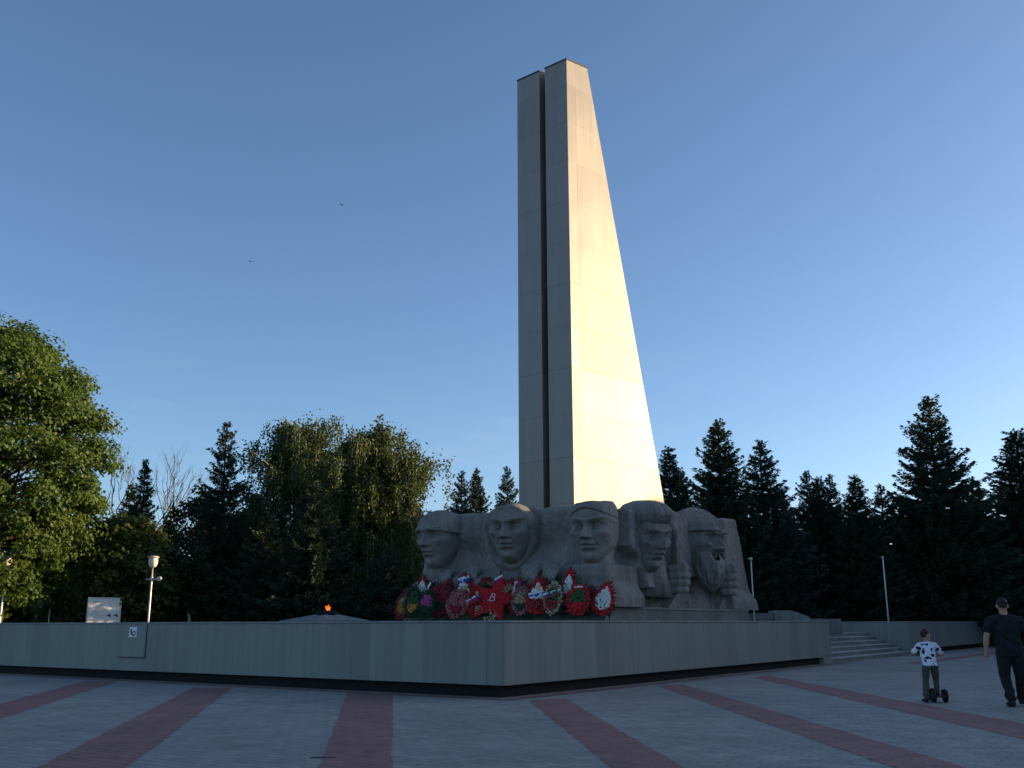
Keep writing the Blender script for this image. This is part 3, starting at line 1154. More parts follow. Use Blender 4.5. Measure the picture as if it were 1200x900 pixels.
# head 5: bearded warrior in a pointed helmet
h5, H = place_head(812, 591, 675, 36.30, 56, 0, broad=.85, mouth_open=1.0, beard=.35, age=1.0)


def helmet5(T, P, H=H):
    pr = np.interp(P, [0, .06, .12, .2, .35, .55, .75, .9, 1], [.28, .37, .395, .395, .38, .32, .22, .10, 0])
    pz = np.interp(P, [0, .06, .12, .2, .35, .55, .75, .9, 1], [.59, .575, .585, .62, .70, .79, .87, .93, .95])
    band = .025 * np.exp(-((pz - .605) / .022) ** 2)
    ridge = .035 * np.exp(-(np.sin(T / 2) / .06) ** 2) + .03 * np.exp(-((np.abs(np.sin(T)) - 1) / .004) ** 2)
    r = pr + band + ridge * smooth(pz, .6, .66)
    return r * np.sin(T) * .87 * H, -r * np.cos(T) * 1.06 * H, pz * H


shell(h5, 'helmet', helmet5, NU=200, NV=100)


def beard5(T, P, H=H):
    pz = np.interp(P, [0, .15, .4, .7, 1], [.19, .14, .02, -.14, -.25])
    pr = np.interp(P, [0, .15, .4, .7, 1], [.19, .25, .23, .14, .0])
    sd = smooth(np.abs(np.sin(T)), .35, .85) + (np.cos(T) < 0) * (1 - smooth(np.abs(np.sin(T)), .35, .85))
    pz = pz + .13 * sd * (1 - P) ** 2
    lock = 1 + (.07 * np.sin(9 * T + 9 * pz) + .04 * np.sin(19 * T - 14 * pz)) * (.3 + .7 * P)
    sway = .06 * P ** 2
    return (pr * lock * np.sin(T) * 1.05 + sway) * H, (-pr * lock * np.cos(T) * .95 - .20 - .05 * P) * H, pz * H


shell(h5, 'beard', beard5, NU=160, NV=80)


# necks / chests that tie the heads to the block
def neck(u, v0, v1, D_, r0, r1, lean=(0, 0)):
    p0, p1 = at(u, v0, D_), at(u, v1, D_)
    mb = MB()
    p1 = p1 + Vector((lean[0], lean[1], 0))
    mb.tube([p1, (p0 + p1) / 2, p0], [r1, (r0 + r1) / 2 * .95, r0], 24)
    o = mb.build('neck', M['stone'], sc, True)
    o.matrix_local = SI
    return o


neck(514, 655, 700, 34.3, .48, .75)
neck(699, 640, 712, 31.1, .54, .60)
neck(761, 650, 700, 33.2, .46, .75)

# mantle mass behind heads 4 and 5 and behind the helmet, so that no head floats
for (u, v, D_, r) in ((802, 645, 37.0, (.6, .6, 1.2)), (527, 640, 35.0, (.5, .6, 1.0))):
    mb = MB()
    mb.ball(at(u, v, D_), r, 24, 16)
    o = mb.build('mantle', M['stone'], sc, True)
    o.matrix_local = SI


def fist(u, v_top, v_bot, D_, yaw, wpx, parent=None):
    """closed hand gripping an upright shaft: palm, four stacked fingers, thumb"""
    p1, p0 = at(u, v_top, D_), at(u, v_bot, D_)
    Hh = p1.z - p0.z
    Wd = wpx * D_ / FPX
    mb = MB()
    fh = Hh / 4.2
    for k in range(4):
        zc = Hh - fh * (k + .55)
        sc_ = (1.0, 1.05, 1.0, .86)[k]
        r = fh * .56
        arc = [(-.50, .25), (-.54, -.08), (-.36, -.36), (0, -.46), (.34, -.38), (.50, -.12), (.46, .14)]
        mb.tube([(a * Wd * sc_, b * Wd * sc_, zc + .02 * a) for a, b in arc], [r * .9, r * 1.04, r, r * 1.04, r, r * 1.0, r * .72], 14)
    # thumb over the upper fingers
    mb.tube([(-.5 * Wd, .1 * Wd, Hh * .62), (-.44 * Wd, -.30 * Wd, Hh * .86), (-.08 * Wd, -.50 * Wd, Hh * .98), (.22 * Wd, -.44 * Wd, Hh * 1.0)], [fh * .55, fh * .58, fh * .5, fh * .36], 12)
    # palm and wrist running back into the stone
    mb.ball((-.1 * Wd, .2 * Wd, Hh * .5), (.55 * Wd, .5 * Wd, Hh * .52), 20, 14)
    mb.tube([(-.1 * Wd, .2 * Wd, Hh * .35), (-.2 * Wd, .55 * Wd, -.05 * Hh), (-.3 * Wd, .9 * Wd, -.3 * Hh)], [.42 * Wd, .42 * Wd, .46 * Wd], 16)
    o = mb.remesh('fist', M['stone'], .028, sc, 3)
    o.matrix_local = SI @ Matrix.Translation(p0) @ Matrix.Rotation(R_(yaw), 4, 'Z')
    return o, Hh, Wd


f1, Hh, Wd = fist(793, 663, 697, 33.6, 42, 23)
mb = MB()
mb.tube([(0, -.02, Hh * .5), (0, -.02, Hh * 1.55)], [.19, .17], 12)
mb.tube([(0, -.02, Hh * 1.5), (0, -.01, Hh * 2.25)], [.12, .11], 12)
mb.box((-.17, -.2, Hh * 1.1), (-.10, .05, Hh * 2.0))
mb.box((.12, -.1, Hh * 1.55), (.26, .12, Hh * 1.75))
mb.build('rifle', M['stone'], f1, False, bevel=.03)
f2, Hh, Wd = fist(850, 665, 700, 37.3, 50, 21)
mb = MB()
V = [(-.17, -.04, Hh * .9), (.17, -.04, Hh * .9), (.13, -.04, Hh * 2.2), (-.13, -.04, Hh * 2.2)]
mb.box((-.16, -.12, Hh * .8), (.16, .06, Hh * 1.5))
mb.box((-.13, -.10, Hh * 1.5), (.13, .05, Hh * 2.2))
mb.box((-.3, -.16, Hh * 2.12), (.22, .06, Hh * 2.26))
mb.add([(.16, -.08, Hh * 1.0), (.5, -.08, Hh * 1.0), (.16, -.08, Hh * 1.65), (.16, .04, Hh * 1.0), (.5, .04, Hh * 1.0), (.16, .04, Hh * 1.65)], [(0, 1, 2), (5, 4, 3), (0, 3, 4, 1), (1, 4, 5, 2), (2, 5, 3, 0)])
mb.build('rifle', M['stone'], f2, False, bevel=.03)


# open hands lying on the shoulders along the left face
def open_hand(u, v, D_, yaw, tilt, size, n=4):
    mb = MB()
    for k in range(n):
        x = (k - (n - 1) / 2) * .24 * size
        L_ = (.92, 1.0, .96, .8)[k % 4] * size
        mb.tube([(x * .8, .12 * size, .42 * L_), (x, -.06 * size, .22 * L_), (x * 1.05, -.10 * size, -.18 * L_), (x * 1.02, 0, -.5 * L_)], [.10 * size, .125 * size, .115 * size, .08 * size], 12)
    mb.tube([(-.52 * size, .1 * size, .35 * size), (-.62 * size, -.04 * size, .1 * size), (-.56 * size, -.06 * size, -.15 * size)], [.10 * size, .12 * size, .08 * size], 12)
    mb.ball((0, .25 * size, .36 * size), (.48 * size, .18 * size, .30 * size), 16, 10)
    o = mb.remesh('hand', M['stone'], .026, sc, 2)
    o.matrix_local = SI @ Matrix.Translation(at(u, v, D_)) @ Matrix.Rotation(R_(yaw), 4, 'Z') @ Matrix.Rotation(R_(tilt), 4, 'Y')
    return o


open_hand(522, 677, 33.45, -30, 10, .46)
open_hand(551, 675, 32.9, -33, 20, .56)
open_hand(622, 672, 31.25, -30, 26, .55)
open_hand(645, 672, 30.75, -30, 34, .48)

# ------------------------------------------------------------------ wreaths


def flowers(mb, pts, r, jit=.25):
    for (x, y, z) in pts:
        q = r * random.uniform(1 - jit, 1 + jit)
        Mx = Euler((random.uniform(-.6, .6), random.uniform(-.6, .6), random.uniform(0, 6))).to_matrix()
        mb.ball((x, y, z), (q, q * .75, q), 6, 4, Mx)
    return mb


def outline(kind, w_, h_, a):
    """point of the wreath's outline at angle a (0 = bottom), x across, z up from the foot"""
    x = math.sin(a) * w_ / 2
    z = h_ / 2 - math.cos(a) * h_ / 2
    if kind == 'drop':
        t = z / h_
        x *= (1.18 - .75 * t ** 1.5)
    return x, z


GROUP = 'memorial wreaths leaning along the sculpture base'


def wreath(u, v0, v1, wpx, D_, label, kind='oval', rim='f_red', inner='f_white', low=None, ribbon=None, tilt=0, leaf='f_green', medal=None, lean=14, dens=1.0, name='wreath', cat='wreath'):
    off = D_
    bp = Q - Rd * off
    D_ = bp.y + Ld.y * onplane(u, v1, bp, Ld)[0]
    p0, p1 = at(u, v1, D_), at(u, v0, D_)
    h_ = (p1.z - p0.z) * 1.06
    w_ = wpx * D_ / FPX * 1.2
    yaw = R_(random.uniform(-34, -14))
    root = empty(name, p0)
    root.rotation_euler = (R_(-lean), R_(tilt), yaw)
    tag(root, label, cat, GROUP)
    n = 22
    ol = [outline(kind, w_, h_, 2 * math.pi * k / n) for k in range(n)]
    mb = MB()
    V = [(x * .95, -.02, h_ / 2 + (z - h_ / 2) * .95) for x, z in ol] + [(x * .95, .05, h_ / 2 + (z - h_ / 2) * .95) for x, z in ol]
    mb.add(V, [tuple(range(n)), tuple(range(2 * n - 1, n - 1, -1))] + [(k, n + k, n + (k + 1) % n, (k + 1) % n) for k in range(n)])
    # leaf fringe of the backing
    for k in range(int(110 * dens)):
        a = random.uniform(0, 2 * math.pi)
        x, z = outline(kind, w_, h_, a)
        d = Vector((math.sin(a), random.uniform(-.5, .2), -math.cos(a))).normalized()
        c = Vector((x * .88, 0, h_ / 2 + (z - h_ / 2) * .9))
        sd = d.cross(Vector((random.uniform(-1, 1), 1, random.uniform(-1, 1)))).normalized() * .018
        L_ = random.uniform(.06, .19)
        mb.add([c - sd, c + sd, c + d * L_ + sd * .2, c + d * L_ - sd * .2], [(0, 1, 2, 3)])
    mb.build('backing', M[leaf], root)
    # rim flowers
    mb = MB()
    m_ = int(26 * (w_ + h_) * dens)
    pts = []
    for k in range(m_):
        a = 2 * math.pi * (k + random.uniform(-.3, .3)) / m_
        x, z = outline(kind, w_, h_, a)
        for f in (.95, .84, .72):
            f *= random.uniform(.94, 1.06)
            pts.append((x * f + random.uniform(-.02, .02), -.05 + random.uniform(-.03, .015), h_ / 2 + (z - h_ / 2) * f + random.uniform(-.02, .02)))
    flowers(mb, pts, .033, .4).build('rim_flowers', M[rim], root, True)
    # inner flowers
    mb, mg = MB(), MB()
    pts, pg, pl_ = [], [], []
    for k in range(int(300 * w_ * h_ * dens) + 14):
        a = random.uniform(0, 2 * math.pi)
        f = math.sqrt(random.uniform(0, .45))
        x, z = outline(kind, w_, h_, a)
        q = (x * f, -.07 + random.uniform(-.03, .02), h_ / 2 + (z - h_ / 2) * f)
        if low and q[2] < h_ * .42: pl_.append(q)
        elif False: pg.append((q[0], q[1] + .02, q[2]))
        else: pts.append(q)
    flowers(mb, pts, .029, .5).build('flower_cluster', M[inner], root, True)
    if pg: flowers(mg, pg, .03, .4).build('leaf_cluster', M['f_lgreen'], root, True)
    if pl_: flowers(MB(), pl_, .036, .4).build('lower_flowers', M[low], root, True)
    if ribbon:
        cols, (rx, rz), ang, rl, rw = ribbon
        ca, sa = math.cos(R_(ang)), math.sin(R_(ang))
        for k, c in enumerate(cols):
            mb = MB()
            o0 = (k - (len(cols) - 1) / 2) * rw
            N = 9
            V = []
            for i in range(N):
                t_ = (i / (N - 1) - .5) * rl * w_
                bow = -.085 - .02 * math.cos((i / (N - 1) - .5) * math.pi) - .01 * math.sin(i * 1.7)
                for e in (-rw / 2 + .001, rw / 2 - .001):
                    V.append((rx * w_ + t_ * ca - (o0 + e) * sa, bow, rz * h_ + t_ * sa + (o0 + e) * ca))
            F_ = [(2 * i, 2 * i + 2, 2 * i + 3, 2 * i + 1) for i in range(N - 1)]
            nb = len(V)
            V2 = V + [(x, y + .006, z) for x, y, z in V]
            F2 = F_ + [tuple(nb + j for j in f[::-1]) for f in F_]
            F2 += [(2 * i, nb + 2 * i, nb + 2 * i + 2, 2 * i + 2) for i in range(N - 1)] + [(2 * i + 1, 2 * i + 3, nb + 2 * i + 3, nb + 2 * i + 1) for i in range(N - 1)]
            mb.add(V2, F2)
            mb.build('ribbon', M['r_' + c], root, True)
    if medal:
        mb = MB()
        mx, mz, mr = medal
        mb.ball((mx * w_, -.10, mz * h_), (mr, .025, mr), 14, 8)
        mb.build('medallion', M['gold'], root, True)
    # wire easel: two back legs
    for sx in (-.25, .25):
        mb = MB()
        mb.tube([(sx * w_, .05, h_ * .55), (sx * 1.3 * w_, .30, -.03)], .012, 6)
        mb.build('leg', M['ink'], root)
    return root


TRI = ('red', 'blue', 'white')
wreath(468, 696, 726, 14, 0.75, 'dark red wreath with an orange flower strip and tricolour ribbon, leftmost of the row', rim='f_dred', inner='f_orange', ribbon=(('red', 'blue', 'white'), (.25, .72), 30, .8, .09), tilt=8)
wreath(482, 688, 724, 17, 1.0, 'green leafy wreath with a few yellow and white blooms, second from the left end', rim='f_green', inner='f_lgreen', low='f_orange', leaf='f_green')
wreath(491, 676, 712, 20, 0.55, 'wreath of small white flowers with a dark red tip, behind the pink bunch', kind='drop', rim='f_dred', inner='f_white', ribbon=(('white',), (.42, .62), 70, .5, .08))
wreath(498, 692, 725, 17, 1.05, 'bunch of pink and magenta flowers over dark green leaves', rim='f_green', inner='f_pink', low='f_green', name='flower_bunch', cat='bouquet')
wreath(513, 684, 724, 22, 0.7, 'dark red flowered round wreath between the pink bunch and the dusty rose wreath', rim='f_dred', inner='f_dred', low='f_green')
wreath(541, 673, 715, 20, 0.45, 'tall wreath crowned with blue and white flowers and a gold medallion', kind='drop', rim='f_dred', inner='f_white', ribbon=(('blue', 'white'), (0, .82), 20, .55, .10), medal=(.1, .58, .09))
wreath(531, 691, 725, 24, 0.95, 'oval dusty rose wreath with white edge, left of the red star', rim='f_rose', inner='f_rose', low='f_dred', tilt=12)
wreath(556, 687, 724, 20, 0.75, 'red wreath with a diagonal tricolour ribbon, peeking out left of the red star', rim='f_red', inner='f_dred', ribbon=(('red', 'blue', 'white'), (-.1, .55), 28, .9, .06), medal=(.05, .74, .07))
wreath(583, 674, 715, 17, 0.4, 'wreath with a pointed tricolour crown standing behind the red star', kind='drop', rim='f_dred', inner='f_beige', ribbon=(('red', 'blue', 'white'), (0, .84), 30, .5, .07))
wreath(603, 679, 722, 16, 0.55, 'narrow red wreath with a blue and white ribbon, right behind the red star', kind='drop', rim='f_red', inner='f_dred', ribbon=(('blue', 'white'), (-.1, .66), 80, 1.1, .11))
wreath(609, 689, 722, 18, 0.85, 'brownish dried flower wreath just right of the red star', rim='f_rose', inner='f_beige', low='f_green', leaf='ink')
wreath(628, 677, 722, 23, 0.8, 'red oval wreath with a gold medallion above white flowers and a ribbon', kind='drop', rim='f_red', inner='f_white', low='f_dred', ribbon=(('blue', 'white'), (0, .55), 10, .8, .06), medal=(.05, .70, .10))
wreath(646, 683, 722, 21, 0.9, 'dark wreath with green leaves and a curved tricolour ribbon, between two red wreaths', rim='f_beige', inner='f_lgreen', low='f_dred', ribbon=(('red', 'blue', 'white'), (-.05, .62), 15, .9, .06), leaf='ink')
wreath(661, 667, 720, 19, 0.5, 'tallest wreath, red and drop shaped with white flowers at its tip', kind='drop', rim='f_red', inner='f_white', low='f_red', ribbon=(('red', 'blue', 'white'), (.05, .42), 5, .6, .05), tilt=4)
wreath(676, 686, 723, 25, 0.85, 'round wreath with white upper rim and a plain red lower half', rim='f_red', inner='f_lgreen', low='f_red', ribbon=(('white',), (0, .90), 4, .42, .045))
wreath(702, 683, 722, 23, 0.55, 'red edged wreath filled with white flowers, rightmost of the row', kind='drop', rim='f_red', inner='f_white', tilt=14, dens=1.2)


for (u, v0, v1, w, o, kind, rim, inner, low, lab) in (
        (476, 690, 720, 17, .45, 'oval', 'f_dred', 'f_red', None, 'dark red wreath leaning between the leftmost wreath and the white flowers'),
        (505, 684, 716, 18, .40, 'oval', 'f_green', 'f_dred', None, 'leafy wreath with red blooms standing behind the pink bunch'),
        (522, 680, 718, 18, .40, 'drop', 'f_dred', 'f_rose', None, 'dusky pointed wreath rising behind the round dark red one'),
        (549, 682, 716, 17, .35, 'drop', 'f_red', 'f_dred', None, 'plain red pointed wreath directly behind the left arm of the star'),
        (566, 678, 712, 18, .30, 'oval', 'f_dred', 'f_green', None, 'dark leafy wreath just above the left half of the star'),
        (595, 681, 714, 17, .30, 'oval', 'f_red', 'f_red', None, 'all red round wreath just above the right half of the star'),
        (615, 684, 716, 18, .40, 'drop', 'f_dred', 'f_dred', None, 'all dark red wreath tucked behind the brownish dried one'),
        (637, 679, 714, 17, .35, 'oval', 'f_red', 'f_dred', None, 'red wreath squeezed behind the two medallion and green leaf wreaths'),
        (650, 676, 712, 17, .30, 'drop', 'f_green', 'f_white', None, 'pale flowered green edged wreath left of the tallest wreath'),
        (689, 689, 720, 15, .45, 'oval', 'f_dred', 'f_green', None, 'small dark wreath filling the gap before the rightmost wreath')):
    wreath(u, v0, v1, w, o, lab, kind=kind, rim=rim, inner=inner, low=low)

# the big red star
DS = (Q - Rd * .95).y + Ld.y * onplane(573, 724, Q - Rd * .95, Ld)[0]
p0, p1 = at(573, 724, DS), at(573, 684, DS)
Hs = p1.z - p0.z
rs = empty('star_wreath', p0)
rs.rotation_euler = (R_(-14), R_(14), R_(-22))
tag(rs, 'large bright red star wreath with a white emblem in the middle of the row', 'wreath', GROUP)
rad = 28 * DS / FPX
mb = MB()
V = [(0, -.13, Hs * .56)]
for k in range(10):
    a = math.pi / 2 + k * math.pi / 5
    r_ = rad if k % 2 == 0 else rad * .46
    V.append((r_ * math.cos(a), -.03, Hs * .56 + r_ * math.sin(a)))
n_ = len(V)
V += [(x, .05, z) for x, y, z in V[1:]]
F_ = [(0, 1 + (k + 1) % 10, 1 + k) for k in range(10)] + [(1 + k, 1 + (k + 1) % 10, n_ + (k + 1) % 10, n_ + k) for k in range(10)] + [tuple(n_ + k for k in range(10))]
mb.add(V, F_)
pts = []
for k in range(330):
    kk = random.randrange(10)
    a, b = Vector(V[1 + kk]), Vector(V[1 + (kk + 1) % 10])
    q = Vector(V[0])
    u_, v_ = sorted((random.random(), random.random()))
    c = q * u_ + a * (v_ - u_) + b * (1 - v_)
    pts.append((c.x, c.y - .012, c.z))
flowers(mb, pts, .036)
mb.build('star', M['f_red'], rs)
mb = MB()
cx, cz, yb = -.02, Hs * .58, -.165
mb.tube([(cx - .10, yb, cz - .10), (cx - .07, yb, cz + .13)], .010, 6)
mb.tube([(cx - .16, yb, cz - .13), (cx - .10, yb, cz - .10), (cx - .03, yb, cz - .125)], .009, 6)
for zc, rr in ((.075, .05), (-.045, .068)):
    arc = [(cx - .02 + rr * 1.1 * math.cos(a), yb, cz + zc + rr * math.sin(a)) for a in np.linspace(2.4, -2.4, 10)]
    mb.tube(arc, .010, 6)
mb.build('emblem', M['r_white'], rs)
for (x, z, r_) in ((.02, .05, .22), (rad * .95, Hs * .56, .2), (-.5 * rad, .12, .16), (.35 * rad, Hs * .98, .16)):
    pts = []
    for k in range(int(900 * r_ * r_) + 8):
        a, q = random.uniform(0, 6.28), r_ * math.sqrt(random.random())
        pts.append((x + q * math.cos(a), -.03 + random.uniform(-.03, .03), z + q * math.sin(a)))
    flowers(MB(), pts, .032, .4).build('flower_cluster', M['f_beige'], rs, True)
for sx in (-.2, .2):
    mb = MB()
    mb.tube([(sx, .05, Hs * .5), (sx * 1.6, .32, -.02)], .013, 6)
    mb.build('leg', M['ink'], rs)

# ------------------------------------------------------------------ eternal flame
pf = at(383, 727, 39.0)
ef = empty('eternal_flame', (pf.x, 39.0, FZ))
tag(ef, 'low star shaped stone memorial with an eternal flame burning on top', 'memorial')
zt = at(383, 717, 39.0).z - FZ
ze = at(383, 726, 39.0).z - FZ
mb = MB()
V = [(0, 0, zt)]
Wr = 50 * 39.0 / FPX * 1.06
for k in range(10):
    a = -math.pi / 2 + k * math.pi / 5
    r_ = Wr if k % 2 == 0 else Wr * .55
    V.append((r_ * math.cos(a), r_ * math.sin(a), ze * (.96 if k % 2 == 0 else 1.0)))
n_ = len(V)
V += [(x, y, 0) for x, y, z in V[1:]]
mb.add(V, [(0, 1 + k, 1 + (k + 1) % 10) for k in range(10)] + [(1 + k, n_ + k, n_ + (k + 1) % 10, 1 + (k + 1) % 10) for k in range(10)])
mb.build('star_dome', M['step'], ef)
mb = MB()
mb.lathe([(.42, zt - .10), (.40, zt + .02), (.26, zt + .06), (.10, zt + .07)], 20)
mb.build('burner', M['plinth'], ef)
mb = MB()
for (dx, hh, ln) in ((0, .23, .04), (-.03, .18, -.10), (.04, .14, .08)):
    mb.tube([(dx * .3, 0, zt + .06), (dx, 0, zt + .06 + hh * .4), (dx + ln * .3, .01, zt + .06 + hh * .75), (dx + ln * .8, 0, zt + .06 + hh)], [.03, .05, .04, .008], 8)
mb.build('flame', M['flame'], ef, True)

# ------------------------------------------------------------------ lamps, poles, board


def lamp(u, v_top, D_, label, floods):
    p = at(u, v_top, D_)
    root = empty('street_lamp', (p.x, D_, FZ))
    tag(root, label, 'street lamp', 'lamps with opal globes behind the podium wall')
    H = p.z - FZ
    mb = MB()
    mb.lathe([(.11, 0), (.11, .35), (.05, .42), (.042, H * .6), (.036, H - .54)], 14)
    mb.build('pole', M['galv'], root, True)
    mb = MB()
    mb.lathe([(.06, H - .54), (.13, H - .50), (.185, H - .41), (.205, H - .29), (.205, H - .18), (.19, H - .09)], 20)
    mb.build('globe', M['globe'], root, True)
    mb = MB()
    mb.lathe([(.25, H - .09), (.26, H - .07), (.17, H - .02), (.03, H)], 20)
    mb.build('lamp_cap', M['lampcap'], root, True)
    mb = MB()
    zc = H - 1.05
    mb.tube([(-.26, 0, zc), (.26, 0, zc)], .03, 8)
    mb.lathe([(.065, zc - .1), (.065, zc + .1)], 12)
    br = mb.build('bracket', M['galv'], root)
    for (dx, rx) in floods:
        mb = MB()
        mb.tube([(dx, .1, zc + .05), (dx, -.16, zc + .01)], [.07, .10], 12)
        mb.build('floodlight', M['galv'], br)
    return root


lamp(8.5, 647, 43.0, 'sunlit lamp post with a globe at the far left edge of the photo', [(-.26, 0), (.26, 0)])
lamp(179.5, 650, 45.0, 'lamp post with a globe and one side floodlight, just right of the white board', [(.36, 0)])
# lamp deep in the shade on the right
p = at(998, 683, 74.0)
root = empty('street_lamp', (p.x, 74.0, FZ))
tag(root, 'small distant lamp in the shade under the spruces', 'street lamp')
H = p.z - FZ
mb = MB()
mb.lathe([(.08, 0), (.05, .5), (.045, H - .7)], 10)
mb.build('pole', M['galv'], root, True)
mb = MB()
mb.lathe([(.08, H - .72), (.2, H - .55), (.26, H - .25), (.24, H - .12)], 14)
mb.build('globe', M['globe'], root, True)
mb = MB()
mb.lathe([(.36, H - .12), (.3, H - .03), (.05, H)], 14)
mb.build('lamp_cap', M['lampcap'], root, True)


def pole(u, v0, v1, D_, zb, label, r=.035):
    p = at(u, v0, D_)
    root = empty('pole', (p.x, D_, zb))
    tag(root, label, 'pole')
    H = p.z - zb
    mb = MB()
    mb.lathe([(r * 1.1, 0), (r, H * .35), (r * .95, H)], 12)
    mb.build('shaft', M['white_paint'], root, True)
    mb = MB()
    mb.lathe([(.02, H), (.06, H + .03), (.075, H + .08), (.05, H + .13), (.01, H + .15)], 12)
    mb.tube([(0, 0, H + .06), (-.13, 0, H + .1)], [.03, .02], 8)
    mb.build('finial', M['galv'], root, True)
    mb = MB()
    mb.lathe([(.11, 0), (.11, .02), (.06, .03)], 14)
    mb.build('foot', M['galv'], root)


pole(879.5, 658, 718, 41.2, FZ, 'thin white pole at the right end of the sculpture base', .026)
pole(1034, 656, 727, 58.0, FZ, 'thin white pole in front of the spruces, above the steps', .038)
pole(59.5, 701, 727, 52.0, FZ, 'short pale post in the shade under the big tree', .04)
pole(6.0, 690, 727, 47.0, FZ, 'grey thin post beside the leftmost lamp', .04)

# notice board
pA, pB = at(103, 727, 46.5), at(137, 727, 46.5)
zT = at(120, 700, 46.5).z
bd = empty('notice_board', ((pA.x + pB.x) / 2, 46.5, FZ), R_(36))
tag(bd, 'white notice board catching the sun left of the lamp', 'notice board')
wb = (pB.x - pA.x) / 2 / .95
zb_ = pA.z - FZ - .25
mb = MB()
mb.box((-wb, -.03, zb_), (wb, .03, zT - FZ))
mb.build('panel', M['white_paint'], bd, bevel=.01)
mb = MB()
for a_, b_ in (((-wb - .04, -.05, zb_), (-wb - .003, .05, zT - FZ + .04)), ((wb + .003, -.05, zb_), (wb + .04, .05, zT - FZ + .04)), ((-wb - .003, -.05, zT - FZ + .002), (wb + .003, .05, zT - FZ + .04))):
    mb.box(a_, b_)
mb.build('frame', M['galv'], bd)
for sx in (-1, 1):
    mb = MB()
    mb.box((sx * wb * .8 - .03, .032, 0), (sx * wb * .8 + .03, .08, zT - FZ - .1))
    mb.build('leg', M['galv'], bd)
mb = MB()
hb = zT - FZ
mb.box((-wb * .75, -.034, hb - .18), (-wb * .15, -.031, hb - .14))
for k in range(5):
    mb.box((-wb * .8, -.034, hb - .5 - k * .09), (wb * random.uniform(.0, .1), -.031, hb - .48 - k * .09))
mb.build('text_lines', M['inkgrey'], bd)
mb = MB()
for cx in (.32, .76):
    zc = hb - .76
    mb.box((wb * cx - .09, -.036, zc - .035), (wb * cx + .08, -.031, zc + .02))
    mb.box((wb * cx - .01, -.036, zc + .021), (wb * cx + .06, -.031, zc + .06))
    mb.box((wb * cx + .02, -.036, zc - .08), (wb * cx + .1, -.031, zc - .036))
mb.build('pictograms', M['ink'], bd)

# ------------------------------------------------------------------ people


def limb(mb, pts, rad, n=14):
    mb.tube(pts, rad, n)


